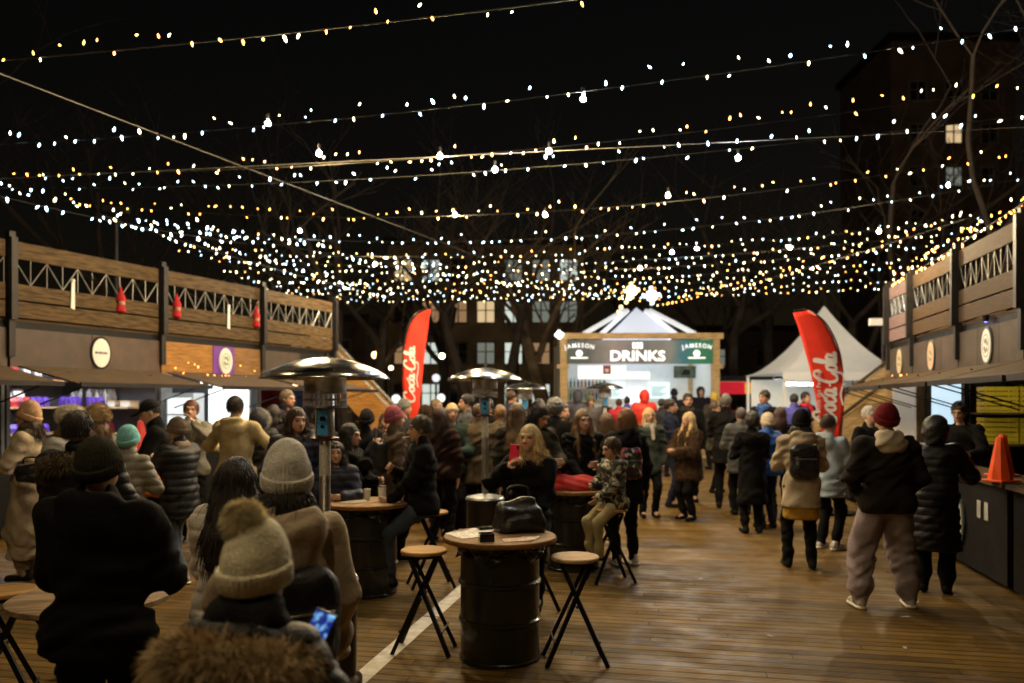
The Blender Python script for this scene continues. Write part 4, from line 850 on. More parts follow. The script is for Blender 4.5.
for i, (px, Y, h, r, m, lab) in enumerate(((478,33,13,.33,BARK,'dark tree with thick trunk left of the middle patio heater top'),(512,36,14,.3,BARK,'dark tree just right of the middle heater, before the lit house'),(548,38,14,.42,BARKL,'pale lit trunk at the left corner of the drinks kiosk'),
    (560,46,15,.35,BARKL,'slimmer lit tree behind the kiosk corner'),(372,34,12,.3,BARK,'dark tree behind the left end of the left feather flag'),(345,30,12,.35,BARK,'dark tree at the end of the left balcony'),(735,36,14,.3,BARK,'dark tree right of the kiosk roof'),(770,40,14,.35,BARK,'dark tree left of the white tent top'),
    (865,36,13,.3,BARK,'dark tree between the tent and the right balcony'),(905,28,15,.3,BARK,'tall bare tree before the tower block'),(975,24,15,.3,BARK,'tall bare tree at the upper right edge'),(440,44,15,.35,BARK,'tree behind the left feather flag'),(1015,32,17,.3,BARK,'bare tree at the far right behind the balcony'),(240,40,17,.35,BARK,'dim tree over the left balcony'),(100,36,16,.35,BARK,'dim tree at the upper left'),(640,60,17,.4,BARK,'dim tree far behind the kiosk'),(700,52,16,.35,BARK,'dim slanting tree far behind the kiosk'))):
    tree(at(px,Y), h, r, 40+i, lab, m, lean=.0 if i%3 else .12)
def house(lab, x0, x1, Y, H, D, wall_m, wins, ww_, wh, name='apartment_block', roof=True):
    t = thing(name, lab, 'building', ((x0+x1)/2, Y, 0)); hw = (x1-x0)/2
    MB().box(-hw,hw,0,D,0,H).build('wall', wall_m, t)
    if roof: MB().box(-hw-.3,hw+.3,-.3,D+.3,H+.003,H+.5).build('roof', STEEL, t)
    for (x, z, m_) in wins:
        f = MB(); f.box(x-ww_/2-.12,x+ww_/2+.12,-.1,-.003,z-.12,z); f.box(x-ww_/2-.12,x-ww_/2,-.08,-.003,z,z+wh); f.box(x+ww_/2,x+ww_/2+.12,-.08,-.003,z,z+wh); f.box(x-ww_/2-.12,x+ww_/2+.12,-.08,-.003,z+wh,z+wh+.12); f.box(x-.05,x+.05,-.06,-.003,z,z+wh); f.box(x-ww_/2,x-.05,-.06,-.003,z+wh*.55,z+wh*.6); f.box(x+.05,x+ww_/2,-.06,-.003,z+wh*.55,z+wh*.6)
        w_ = f.build('window', GREYW, t); MB().box(x-ww_/2,x+ww_/2,-.03,-.006,z+.002,z+wh-.002).build('pane', m_, w_)
    return t
DKP = mat('dark_glass', (.01,.012,.014), .1, 0, 0); L1 = glow((1,.72,.38), .55); L2_ = glow((.85,.95,.85), .6); L3 = glow((1,.55,.25), .22); L4 = glow((.8,.9,.75),.13)
STUC = mat('stucco', (.42,.31,.18), .9, 0, .3, .6, .2, 20); STUD = mat('dark_brick', (.12,.085,.06), .9, 0, .3, .5, .2, 20)
Y = 58; rg = random.Random(11); wins = []
for zi in range(4):
    for xi in range(7):
        wins.append((-6+xi*2.0, 1.6+zi*3.0, rg.choice((L1,L3,L3,DKP,L2_,L4))))
house('lit apartment house with many windows behind the middle patio heater', -9.0, 5.2, Y, 13.2, 12, STUC, wins, 1.2, 1.5)
wins = []
for zi in range(8):
    for xi in range(3): wins.append((-2.6+xi*2.6, 2+zi*3.1, DKP))
wins = [(x,z,L1 if (i in (10,19)) else (L4 if i in (16,) else DKP)) for i,(x,z,_) in enumerate(wins)]
house('dim tall tower block with two lit windows at the upper right', 27.5, 36.5, 58, 28, 9, STUD, wins, 1.1, 1.3, 'tower_block')
house('low dark house behind the left feather flag', -18, -9.5, 52, 7, 8, STUD, [(-2.5,1.5,L1),(0,1.5,L3),(2.6,1.5,L2_),(-2.5,4.4,DKP),(0,4.4,L3),(2.6,4.4,DKP)], 1.2, 1.4, 'low_house')
house('dark house far behind the white tents', 10, 26, 70, 8, 8, STUD, [(-5,2,L3),(0,2,DKP),(4,2,L3),(-5,5,DKP),(0,5,L4),(4,5,DKP)], 1.2, 1.4, 'low_house')
for px, py, Y, r, rgb, e, lab in ((375,355,34,.14,(1,.55,.2),9,'orange globe street lamp left of the left feather flag'),(391,368,36,.10,(1,.75,.42),6,'pale globe street lamp beside the left feather flag'),(442,356,36,.13,(1,.75,.4),12,'bright globe street lamp right of the left feather flag'),(436,378,36,.18,(.9,.95,1),.8,'low white lamp right of the left flag'),(396,399,30,.17,(.95,1,1),.9,'white low lamp behind the people in hats'),(441,398,30,.16,(.95,1,.95),.9,'white low lamp behind the smoking man'),(518,330,44,.14,(.85,1,.8),6,'greenish white street lamp before the lit house')):
    z = zat(py,Y); t = thing('street_lamp', lab, 'street lamp', at(px,Y)); MB().ball((0,0,z),r,16,10).build('globe', glow(rgb,e), t, smooth=True); MB().tube([(0,0,-.15),(0,0,z-r*.9)],.05,8).build('pole', STEEL, t); MB().lathe([(.09,0),(.05,.3)],12).build('foot', STEEL, t, (0,0,-.15))
fl = thing('light_mast', 'thin unlit lamp mast over the left balcony', 'mast', at(116,17)); zt = zat(213,17)
MB().tube([(0,0,0),(0,0,zt)],.04,8).build('pole', STEEL, fl); MB().box(-.25,.25,-.1,.1,zt,zt+.12).build('lamp_head', STEEL, fl)
fm = thing('light_mast', 'short mast with a pale lamp bar beside the right balcony end', 'mast', at(883,18)); zt = zat(322,18)
MB().tube([(0,0,0),(0,0,zt)],.035,8).build('pole', STEEL, fm); MB().box(-.3,.3,-.05,.05,zt-.08,zt+.08).build('lamp_head', WSIGN, fm)
# ================================================================== people
def rotm(ax, a):
    c, s = math.cos(a), math.sin(a)
    return np.array({'x':[[1,0,0],[0,c,-s],[0,s,c]],'y':[[c,0,s],[0,1,0],[-s,0,c]],'z':[[c,-s,0],[s,c,0],[0,0,1]]}[ax], float)
def ik(a, t, l1, l2, pole):
    a = np.array(a, float); t = np.array(t, float); d = t-a; L = np.linalg.norm(d); mx = (l1+l2)*.985
    if L > mx: t = a+d/L*mx; d = t-a; L = mx
    L = max(L, abs(l1-l2)*1.05+.02); u = d/np.linalg.norm(d); x = (l1*l1-l2*l2+L*L)/(2*L); hgt = math.sqrt(max(l1*l1-x*x, 1e-6))
    p = np.array(pole, float); p -= u*(p@u); p /= np.linalg.norm(p)+1e-9
    return a+u*x+p*hgt, t
HANDS = {'down':(.235,-.03,.80),'pocket':(.20,-.13,.93),'front':(.085,-.30,1.14),'chest':(.09,-.24,1.24),'phone':(.10,-.33,1.25),'face':(.06,-.20,1.47),'counter':(.22,-.42,1.12),'wide':(.36,-.36,1.16),'lap':(.10,-.30,.98),'reach':(.16,-.62,1.22),'eye':(.05,-.30,1.52),'bag':(.25,-.06,.82),'back':(.19,-.08,.90)}
def waves(seed, amp):
    r = np.random.default_rng(seed); a = r.uniform(0, 6.28, 8)
    def f(x, y, z):
        w = 2.2*np.sin(7*z+a[0]+3*x)+1.6*np.sin(9*y+5*x+a[1])
        return amp*(np.sin(24*z+w+11*x+a[2])*np.sin(13*x+9*y+w*.7+a[3])*.9+.6*np.sin(47*z+19*x+2*w+a[4])*np.sin(23*y-17*x+a[5]))
    return f
def quilt(pitch, depth, seed, amp=.004):
    w = waves(seed, amp)
    return lambda x, y, z: w(x, y, z)-depth*(np.sqrt(np.abs(np.sin(PI*z/pitch+.6*x)))-.55)
def skin_material():
    m = bpy.data.materials.new('skin'); m.use_nodes = True; n, l = nt(m); b = n['Principled BSDF']
    a = n.new('ShaderNodeVertexColor'); a.layer_name = 'tint'; l.new(a.outputs['Color'], b.inputs['Base Color']); b.inputs['Roughness'].default_value = .5
    t = n.new('ShaderNodeTexNoise'); t.inputs['Scale'].default_value = 160; bp = n.new('ShaderNodeBump'); bp.inputs['Strength'].default_value = .12; bp.inputs['Distance'].default_value = .004
    l.new(t.outputs['Fac'], bp.inputs['Height']); l.new(bp.outputs['Normal'], b.inputs['Normal']); return m
SKINM = skin_material()
def hair_mat(c): return mat('hair', c, .42, 0, .45, 10, .6, 30, stretch=(7,7,1), spec=.5)
def fur_mat(c): return mat('fur', c, .8, 0, .4, 18, 0, spec=.2)
def knit_mat(c): return mat('knitted_wool', c, .95, 0, .22, 22, .5, 120, spec=.1)
NP = [0]
def person(px, yt, Y, face, label, jacket=((.012,.012,.013),'hip','cloth'), legs=(.012,.012,.016), hair=None, hat=None, hood=None, fur=None, pose=('down','down'),
           sit=None, lean=0, look=(0,0), girth=1.0, skin=(.50,.30,.20), shoes=(.015,.014,.014), stance=(.10,.10), step=(0,0), baggy=0.0, scarf=None, collar=True, skirt=None, group='people on the square',
           jmat=None, vox=None, sole=None, wide=1.0, eyes=True, head=1.0, fscale=1.0):
    NP[0] += 1; seed = 100+NP[0]; rng = np.random.default_rng(seed)
    htop = {'beanie':.03,'pompom':.035,'cap':.022,'furhat':.045,'hood':.035,'band':.02}.get(hat[0] if hat else '', .016)
    top = zat(yt, Y)-htop; s = top/1.75
    for _ in range(6):
        hs = (.5+.5*s) if s < 1 else s**.6
        s = ((top-.222*hs-(sit+.09)))/.60 if sit is not None else (top-.222*hs)/1.53
    hs = ((.5+.5*s) if s < 1 else s**.6)*head
    h = float(np.clip(Y*.00125, .0075, .026)) if vox is None else vox
    pz = (sit+.09) if sit is not None else .93*s; off = pz-.93*s; g = girth
    U = (rotm('x', R(lean)), np.array([0,0,pz]))
    up = lambda p: U[0]@(np.array(p, float)*s)+U[1]
    hp = up((0,.0,.595)); H = (U[0]@rotm('x',-R(lean)*.6)@rotm('z',R(look[0]))@rotm('x',R(look[1])), hp)
    hl = lambda p: H[0]@(np.array(p, float)*hs)+H[1]
    Uf = U; q = lambda p: np.array(p, float)*s
    # ---- arms and legs
    arms = []
    for sg, ps in ((-1,pose[0]),(1,pose[1])):
        tgt = HANDS[ps] if isinstance(ps, str) else ps; tw = np.array(tgt, float)*s; tw[2] += off
        tw = np.array([tw[0]*sg, tw[1], tw[2]]) if isinstance(ps, str) else tw
        sh = up((.178*g*sg,.005,.475)); pole = np.array([.75*sg,.45,-.75])
        el, wr = ik(sh, tw, .295*s, .255*s, pole); arms.append((sg, sh, el, wr, ps))
    lgs = []
    for i, sg in enumerate((-1,1)):
        hip = np.array([.088*s*g*sg, 0, pz-.02*s])
        if sit is not None: ft = np.array([.11*s*sg, -.30*s-step[i], max(.085*s, sit-.60*s)])
        else: ft = np.array([stance[i]*sg*s, .015+step[i], .085*s])
        kn, an = ik(hip, ft, .43*s, .43*s, (.12*sg,-1,.25)); lgs.append((sg, hip, kn, an))
    # ---- body: one continuous surface
    B = []; c = lambda a, b, ra, rb, k=.03: B.append(cap(a, b, ra*s, rb*s, k))
    B.append(cap(q((0,.01,.05)), q((0,.005,.36)), .115*s*g, .12*s*g, .05, U, (1.25,.88,1)))
    B.append(cap(q((-.13*g,.01,.46)), q((.13*g,.01,.46)), .062*s, .062*s, .06, U)); B.append(cap(q((-.07,.015,.0)), q((.07,.015,.0)), .115*s*g, .115*s*g, .05, U))
    B.append(cap(up((0,.02,.47)), hl((0,.018,.05)), .056*s, .05*hs, .03))
    a_ = lambda *v: tuple(x*hs for x in v)
    B += [ell(a_(0,.014,.122), a_(.075,.095,.10), .01, H), ell(a_(0,-.03,.07), a_(.061,.06,.074), .03, H), cap(a_(0,-.045,.04), a_(0,-.064,.016), .042*hs, .027*hs, .03, H),
          cap(a_(0,-.088,.108), a_(0,-.108,.07), .009*hs, .0145*hs, .012, H), cap(a_(-.014,-.098,.066), a_(.014,-.098,.066), .010*hs, .010*hs, .008, H), cap(a_(-.036,-.078,.126), a_(.036,-.078,.126), .014*hs, .014*hs, .02, H),
          cap(a_(-.017,-.086,.036), a_(.017,-.086,.036), .010*hs, .010*hs, .01, H), ell(a_(-.074,.012,.09), a_(.011,.02,.031), .006, H), ell(a_(.074,.012,.09), a_(.011,.02,.031), .006, H)]
    for sx in (-1,1): B.append(ell(a_(.033*sx,-.092,.106), a_(.016,.013,.010), .012, H, 's'))
    palms = []
    for sg, sh, el, wr, ps in arms:
        c(sh, el, .05*g, .04*g); c(el, wr, .04*g, .027)
        d = wr-el; d /= np.linalg.norm(d)+1e-9; ind = np.array([-sg,0,0.])
        pn = ind-d*(ind@d); pn /= np.linalg.norm(pn)+1e-9                    # palm looks inward
        sd = np.cross(d, pn); sd /= np.linalg.norm(sd)
        if sd[1] > 0: sd = -sd                                                # thumb side forward
        curl = {'down':.25,'bag':1.0,'front':.75,'chest':.8,'phone':.9,'eye':1.0,'face':.6,'counter':.5}.get(ps if isinstance(ps,str) else 'phone', .5)
        hs_ = s*(1.0 if s > .9 else .92); pc = wr+d*.05*hs_; palms.append((pc, d, pn, sd))
        for i, fo in enumerate((.030,.010,-.010,-.029)):
            k0 = wr+d*.012*hs_+sd*fo*.55*hs_; k1 = wr+d*.088*hs_+sd*fo*hs_; c(k0, k1, .0135, .0115, .012)
            L_ = (.040,.045,.042,.033)[i]*hs_; dd = d.copy(); p_ = k1; ang = curl*.75
            for j in range(3):
                ca = math.cos(ang*(j+.6)); sa = math.sin(ang*(j+.6)); dd = d*ca+pn*sa; p2 = p_+dd*L_*(1,.72,.55)[j]; c(p_, p2, .0095-.0008*j, .0088-.001*j, .004); p_ = p2
        t0 = wr+d*.03*hs_+sd*.028*hs_; t1 = t0+(d*.55+sd*.75+pn*.35)*.042*hs_; t2 = t1+(d*.85+sd*.15+pn*.55)*.034*hs_; c(t0, t1, .0135, .0115, .012); c(t1, t2, .011, .009, .004)
    for sg, hip, kn, an in lgs:
        c(hip, kn, .082*g, .055*g, .03); c(kn, an, .053*g, .036, .02); c(an, an+np.array([.012*sg*s,-.15*s,-.045*s]), .036, .026, .02)
    v, f = implicit(B, h)
    # tint: skin with eyes, brows, lips
    base = np.array(skin); col = np.tile(base, (len(v),1)); loc = ((v-H[1])@H[0])/hs
    m1 = (np.abs(loc[:,1]+.078) < .035)&(np.abs(loc[:,0]) < .08)&(loc[:,2] > -.03)&(loc[:,2] < .25)
    ex = np.minimum(np.hypot((loc[:,0]-.033)/.0155,(loc[:,2]-.106)/.0085), np.hypot((loc[:,0]+.033)/.0155,(loc[:,2]-.106)/.0085))
    if eyes: col[m1&(ex < 1.0)] = (.09,.06,.05); col[m1&(ex >= 1.0)&(ex < 1.5)] *= .85
    hc = np.array(hair[1] if hair else (.05,.03,.02)); br = m1&(np.abs(loc[:,2]-.131+.12*np.abs(np.abs(loc[:,0])-.03)) < .0065)&(np.abs(np.abs(loc[:,0])-.034) < .022); col[br] = hc*.5+base*.15
    lp = m1&(np.hypot(loc[:,0]/.025,(loc[:,2]-.037)/.0085) < 1)&(loc[:,1] < -.075); col[lp] = base*np.array((.95,.5,.5))
    ck = m1&(np.hypot((np.abs(loc[:,0])-.045)/.025,(loc[:,2]-.07)/.025) < 1); col[ck] *= np.array((1.04,.86,.84))
    root = from_np('person', v, f, SKINM, None, True, col)
    # ---- trousers
    T = []; b_ = .012+baggy*.3
    T.append(cap((-.07*s,.012,pz+.0*s), (.07*s,.012,pz+.0*s), (.118*g+b_*.5)*s, (.118*g+b_*.5)*s, .05))
    for sg, hip, kn, an in lgs:
        mid = kn+(an-kn)*.75
        T.append(cap(hip, kn, (.088*g+b_)*s, (.060*g+b_+baggy*.55)*s, .04+baggy*.3)); T.append(cap(kn, mid, (.060*g+b_+baggy*.55)*s, (.047+b_+baggy*.45)*s, .03)); T.append(cap(mid, an+np.array([0,0,.0]), (.047+b_+baggy*.45)*s, (.044+b_*.8)*s, .03))
    v2, f2 = implicit(T, h*1.2, cuts=[lambda x,y,z: z-(pz+.04*s)+0*x*y], disp=waves(seed, 0.008+baggy*.06)); from_np('trousers', v2, f2, legs if not isinstance(legs, tuple) else cloth(legs), root)
    # ---- shoes
    for sg, hip, kn, an in lgs:
        z0 = an[2]-.08*s; S_ = [cap((an[0],an[1]+.03*s,z0+.045*s), (an[0]+.02*sg*s,an[1]-.145*s,z0+.032*s), .045*s, .036*s, .02, None, (.92,1,1)), cap((an[0],an[1]+.01*s,z0+.05*s), (an[0],an[1]+.005*s,z0+.115*s), .044*s, .043*s, .02)]
        vv, ff = implicit(S_, min(h,.012), cuts=[lambda x,y,z: (z0+.004)-z+0*x*y, lambda x,y,z: z-(z0+.12*s)+0*x*y], disp=waves(seed+5,.0022))
        if vv is None: continue
        so_ = from_np('shoe', vv, ff, cloth(shoes) if max(shoes) < .3 else mat('sneaker', shoes, .6, 0, .55, 26, .2, 60), root)
        if sole:
            vs, fs = implicit([cap((an[0],an[1]+.035*s,z0+.016*s), (an[0]+.02*sg*s,an[1]-.15*s,z0+.014*s), .05*s, .042*s, .02, None, (.98,1,1))], min(h,.012), cuts=[lambda x,y,z: (z0+.002)-z+0*x*y, lambda x,y,z: z-(z0+.026*s)+0*x*y])
            if vs is not None: from_np('sole', vs, fs, mat('shoe_sole', sole, .6, 0, .1, 9), so_)
    # ---- jacket or coat
    jc, jl, jk = jacket; inf = {'cloth':.022,'puffer':.036,'fur':.032,'thin':.014}[jk]
    J = [cap(q((0,.012,.03)), q((0,.008,.37)), .118*s*g+inf, .128*s*g*wide+inf, .05, U, (1.22,.92,1)), cap(q((-.115*g*wide,.01,.455)), q((.115*g*wide,.01,.455)), .066*s+inf*.6, .066*s+inf*.6, .07, U)]
    hem = {'hip':-.08,'mid':-.24,'long':-.50,'maxi':-.70}[jl]*s
    if sit is None and jl != 'hip':
        J.append(cap((0,.012,pz), (0,.012,pz+hem+.03), .142*s*g+inf, .158*s*g+inf+.1*abs(hem)*.25, .06, None, (1.14,.95,1)))
    elif sit is not None and jl != 'hip':
        for sg, hip, kn, an in lgs: J.append(cap(hip, hip+(kn-hip)*.72, .10*s*g+inf*.6, .085*s*g+inf*.5, .06))
    else: J.append(cap(q((-.075,.012,-.03)), q((.075,.012,-.03)), .133*s*g+inf, .133*s*g+inf, .05, U))
    for sg, sh, el, wr, ps in arms:
        cuff = wr-(wr-el)*.06
        J.append(cap(sh, el, (.060*g)*s+inf*.8, (.050*g)*s+inf*.8, .045)); J.append(cap(el, cuff, (.050*g)*s+inf*.75, .037*s+inf*.65, .03))
    if collar: J.append(cap(q((0,.022,.50)), q((0,.012,.565)), .074*s+inf*.4, .070*s+inf*.4, .03, U)); J.append(ell(hl((0,-.03,-.02)), (.055*hs,.05*hs,.045*hs), .03, None, 's'))
    if hood and hood[0] == 'down':
        J.append(ell(q((0,.125,.47)), (.135*s,.075*s,.105*s), .05, U)); J.append(ell(q((0,.10,.555)), (.125*s,.07*s,.05*s), .04, U)); J.append(ell(q((0,.085,.60)), (.07*s,.05*s,.05*s), .03, U, 's'))
    zc = pz+hem if (sit is None and jl != 'hip') else (pz-.105*s)
    dsp = {'cloth':waves(seed,.013),'thin':waves(seed,.005),'puffer':quilt(.085 if h > .012 else .075,.011,seed,.006),'fur':waves(seed,.006)}[jk]
    ct = [] if (sit is not None and jl != 'hip') else [lambda x,y,z: zc-z+0*x*y]
    v3, f3 = implicit(J, h*1.1, cuts=ct, disp=dsp)
    jm = jmat or (shiny(jc) if jk == 'puffer' else fur_mat(jc) if jk == 'fur' else cloth(jc))
    jo = from_np('coat' if jl in ('long','maxi','mid') else 'jacket', v3, f3, jm, root)
    if jk == 'fur':
        nn = vnormals(v3, f3); V, Q = blades(v3, nn, 9000, .05, .0035, (0,0,-.8), rng); from_np('fur_hair', V, Q, jm, jo, False)
    if skirt:
        vk, fk = implicit([cap((0,.012,zc+.06), (0,.012,zc-.10), .15*s*g+inf*.6, .155*s*g+inf*.6, .04, None, (1.14,.95,1))], h*1.2, cuts=[lambda x,y,z: (zc-.13)-z+0*x*y, lambda x,y,z: z-(zc+.05)+0*x*y], disp=waves(seed,.005)); from_np('skirt', vk, fk, cloth(skirt), root)
    if scarf:
        vk, fk = implicit([cap(q((-.05,-.03,.535)), q((.05,-.03,.525)), .062*s, .062*s, .04, U), cap(q((-.05,.05,.54)), q((.05,.05,.54)), .058*s, .058*s, .04, U)]+([cap(q((-.05,.03,.58)), q((.05,.03,.58)), .088*s, .088*s, .04, U)] if fscale > 1 else [])+[cap(q((0,0,.5)), q((0,.01,.52)), .05*s, .05*s, .04, U), cap(q((.02,-.09,.51)), q((.03,-.14,.34)), .04*s, .035*s, .03, U)], h, disp=waves(seed+3,.008)); from_np('scarf', vk, fk, knit_mat(scarf), root)
    if hood and hood[0] == 'lined':          # hood lying on the back in another colour
        vk, fk = implicit([ell(q((0,.12,.49)), (.13*s,.07*s,.10*s), .05, U), ell(q((0,.07,.57)), (.115*s,.085*s,.055*s), .04, U), ell(q((0,.03,.60)), (.065*s,.07*s,.06*s), .03, U, 's')], h, disp=waves(seed+3,.01)); from_np('hood', vk, fk, cloth(hood[1]), root)
    if fur:                                   # fur trim round the hood
        kind, fc, ln_ = fur[:3]; P = []
        if kind == 'collar':
            ring = [(.115*math.cos(a),.03+.10*math.sin(a),.535+.02*math.sin(a)) for a in np.linspace(-1.0,PI+1.0,10)]
        elif kind == 'back':
            ring = [(.16*fscale*math.cos(a),.075+.10*fscale*math.sin(a),.50-.04*(fscale-1)+.005*math.sin(a)-.04*abs(math.cos(a))) for a in np.linspace(-.75,PI+.75,12)]
        for i in range(len(ring)-1): P.append(cap(q(ring[i]), q(ring[i+1]), .042*s*fscale, .042*s*fscale, .03, U))
        vk, fk = implicit(P, min(h,.012), disp=waves(seed+7,.008)); fm = fur_mat(fc); fo_ = from_np('fur_trim', vk, fk, fm, jo)
        nn = vnormals(vk, fk); V, Q = blades(vk, nn, fur[3] if len(fur) > 3 else 2600, ln_, .0016 if Y < 3 else .003, (0,0,-.25), rng, .55); from_np('fur_hair', V, Q, fm, fo_, False)
    # ---- hair and hats
    if hair and hair[0]:
        st, hc_ = hair; K = []; cx = lambda a: a_(*a)
        hq = .92 if hat and hat[0] in ('beanie','pompom','furhat','cap') else 1.0; K.append(ell(cx((0,.022,.128)), cx((.086*hq,.105*hq,.108*hq)), .01, H)); lim = None; cutf = []
        if st in ('short','bald'): lim = .065
        if st == 'curly': lim = .02; K.append(ell(cx((0,.03,.14)), cx((.105,.12,.115)), .03, H))
        if st in ('bob','long','bun'):
            zt_ = .035 if hat else .12; [K.append(cap(cx((.078*sx,.0,zt_)), cx((.083*sx,-.012,.0)), .026*hs, .03*hs, .03, H)) for sx in (-1,1)]
            K.append(cap(cx((0,.05 if hat else .06,.02 if hat else .10)), cx((0,.07,-.01)), .075*hs, .07*hs, .03, H, (1.15,.8,1)))
        if st == 'bob':
            for sx in (-1,1): K.append(cap(cx((.083*sx,-.012,.0)), cx((.08*sx,-.01,-.075)), .03*hs, .02*hs, .03, H))
            K.append(cap(cx((0,.07,-.01)), cx((0,.075,-.07)), .07*hs, .06*hs, .03, H, (1.2,.75,1)))
        if st == 'long':
            for sx in (-1,1):
                K.append(cap(cx((.083*sx,-.012,.0)), cx((.095*sx,-.075,-.14)), .034*hs, .036*hs, .03, H)); K.append(cap(cx((.095*sx,-.075,-.14)), cx((.085*sx,-.12,-.30)), .036*hs, .02*hs, .03, H))
            K.append(cap(cx((0,.075,-.01)), cx((0,.125,-.20)), .078*hs, .07*hs, .03, H, (1.3,.8,1))); K.append(cap(cx((0,.125,-.20)), cx((0,.14,-.32)), .07*hs, .05*hs, .03, H, (1.25,.7,1)))
        if st == 'bun': K.append(ell(cx((0,.10,.20)), cx((.045,.045,.04)), .02, H))
        K.append(ell(cx((0,-.105,.055)), cx((.066,.085,.098)), .012, H, 's'))
        if lim is not None: cutf.append(lambda x,y,z: lim_fn(x,y,z,H,lim*hs))
        sr = seed*1.7
        def stri(x,y,z):
            X = (x-H[1][0]); Yy = (y-H[1][1]); an_ = np.arctan2(Yy, X)
            return (.0022 if st == 'long' else .004)*np.sin(34*an_+6*np.sin(9*z+sr))+.002*np.sin(61*an_+14*z+sr)+(0 if st != 'curly' else .012*np.sin(70*x+3*np.sin(40*z))*np.sin(66*y+40*z))
        vk, fk = implicit(K, min(h*.9,.014), cuts=cutf, disp=stri); hm = hair_mat(hc_); ho = from_np('hair', vk, fk, hm, root)
        if Y < 10.5 and st in ('long','bob','bun') or (Y < 10.5 and st == 'short' and not hat):
            nn = vnormals(vk, fk); lq = ((vk-H[1])@H[0])/hs; low = (lq[:,2] < (.045 if hat else 9))&~((lq[:,1] < -.03)&(np.abs(lq[:,0]) < .075)&(lq[:,2] > -.03)); vk, nn = vk[low], nn[low]; V, Q = blades(vk, nn*.35, 1500, .10 if st != 'short' else .025, .0016, (0,0,-1.0) if st != 'short' else (0,.1,-.5), rng, .18); from_np('hair_strands', V, Q, hm, ho, False)
    if hat:
        k_, hc_ = hat[0], hat[1]; hh = h if Y > 5 else min(h, .0045); ang = lambda x,y: np.arctan2(y-H[1][1], x-H[1][0]); P = []; cutf = []
        rib = lambda x,y,z: .0018*np.cos(40*ang(x,y))+waves(seed,.0025)(x,y,z)
        if k_ in ('beanie','pompom'):
            tall = hat[2] if len(hat) > 2 else 0
            P = [ell(a_(0,.018,.135), a_(.094,.111,.118+tall*.5), .02, H), cap(a_(0,.018,.15), a_(0,.028,.185+tall), .080*hs, .06*hs, .03, H, (1.02,1.15,1))]
            cutf = [lambda x,y,z: plane_fn(x,y,z,H,(.0,.45,1.0),.082*hs)]
            vk, fk = implicit(P, hh, cuts=cutf, disp=rib); ho = from_np('hat', vk, fk, knit_mat(hc_), root)
            P = [ell(a_(0,.018,.115), a_(.106,.122,.112), .01, H), ]
            vb, fb = implicit(P, hh, cuts=[lambda x,y,z: plane_fn(x,y,z,H,(0,.45,1.0),.074*hs), lambda x,y,z: -plane_fn(x,y,z,H,(0,.45,1.0),.136*hs)], disp=lambda x,y,z: .0024*np.cos(40*ang(x,y))); from_np('cuff', vb, fb, knit_mat(hc_), ho)
            if k_ == 'pompom':
                ctr = hl((.03,.07,.262)); vp, fp = implicit([ell(ctr, (.043,.043,.041), .01)], .008); fm = fur_mat(hat[3]); po = from_np('pompom', vp, fp, fm, ho); V, Q = blades(vp, vnormals(vp,fp), 5200, .026, .0011, (0,0,0), rng, .5); from_np('pompom_hair', V, Q, fm, po, False)
        elif k_ == 'band':
            vb, fb = implicit([ell(a_(0,.018,.125), a_(.096,.115,.11), .01, H)], hh, cuts=[lambda x,y,z: plane_fn(x,y,z,H,(0,.2,1.0),.11*hs), lambda x,y,z: -plane_fn(x,y,z,H,(0,.2,1.0),.16*hs)], disp=rib); from_np('headband', vb, fb, knit_mat(hc_), root)
        elif k_ == 'cap':
            P = [ell(a_(0,.018,.135), a_(.09,.106,.105), .01, H)]; vk, fk = implicit(P, hh, cuts=[lambda x,y,z: plane_fn(x,y,z,H,(0,.08,1.0),.128*hs)]); ho = from_np('hat', vk, fk, cloth(hc_), root)
            vb, fb = implicit([ell(a_(0,-.115,.142), a_(.07,.075,.014), .01, H)], min(hh,.01)); 
            if vb is not None: from_np('visor', vb, fb, cloth(hc_), ho)
        elif k_ == 'furhat':
            P = [ell(a_(0,.018,.155), a_(.112,.128,.095), .02, H)]; vk, fk = implicit(P, hh, cuts=[lambda x,y,z: plane_fn(x,y,z,H,(0,.2,1.0),.11*hs)], disp=waves(seed,.01)); fm = fur_mat(hc_); ho = from_np('hat', vk, fk, fm, root)
            V, Q = blades(vk, vnormals(vk,fk), 1500, .03, .003, (0,0,0), rng, .5); from_np('fur_hair', V, Q, fm, ho, False)
        elif k_ == 'hood':
            P = [ell(a_(0,.035,.115), a_(.118,.128,.138), .02, H), cap(a_(0,.07,.0), a_(0,.05,.10), .095*hs, .1*hs, .05, H), ell(a_(0,-.115,.085), a_(.085,.105,.105), .02, H, 's')]
            vk, fk = implicit(P, hh, disp=waves(seed,.006)); hm = shiny(hc_) if jk == 'puffer' else cloth(hc_); ho = from_np('hood', vk, fk, hm, root)
            if len(hat) > 2:
                P = [cap(a_(.1*math.cos(a),-.05,.09+.115*math.sin(a)), a_(.1*math.cos(a+.5),-.05,.09+.115*math.sin(a+.5)), .025*hs, .025*hs, .02, H) for a in np.arange(-1.2,4.2,.5)]
                vk, fk = implicit(P, hh); fm = fur_mat(hat[2]); fo_ = from_np('fur_trim', vk, fk, fm, ho); V, Q = blades(vk, vnormals(vk,fk), 1800, .045, .003, (0,0,0), rng, .5); from_np('fur_hair', V, Q, fm, fo_, False)
    root.location = at(px, Y); root.rotation_euler = (0,0,R(face)); tag(root, label, 'person', group)
    Mx = Matrix.Translation(root.location)@Matrix.Rotation(R(face),4,'Z')
    return dict(o=root, W=lambda p: Mx@Vector(tuple(float(t) for t in p)), up=up, hl=hl, arms=arms, palms=palms, s=s, U=U, pz=pz, rz=R(face), Mx=Mx)
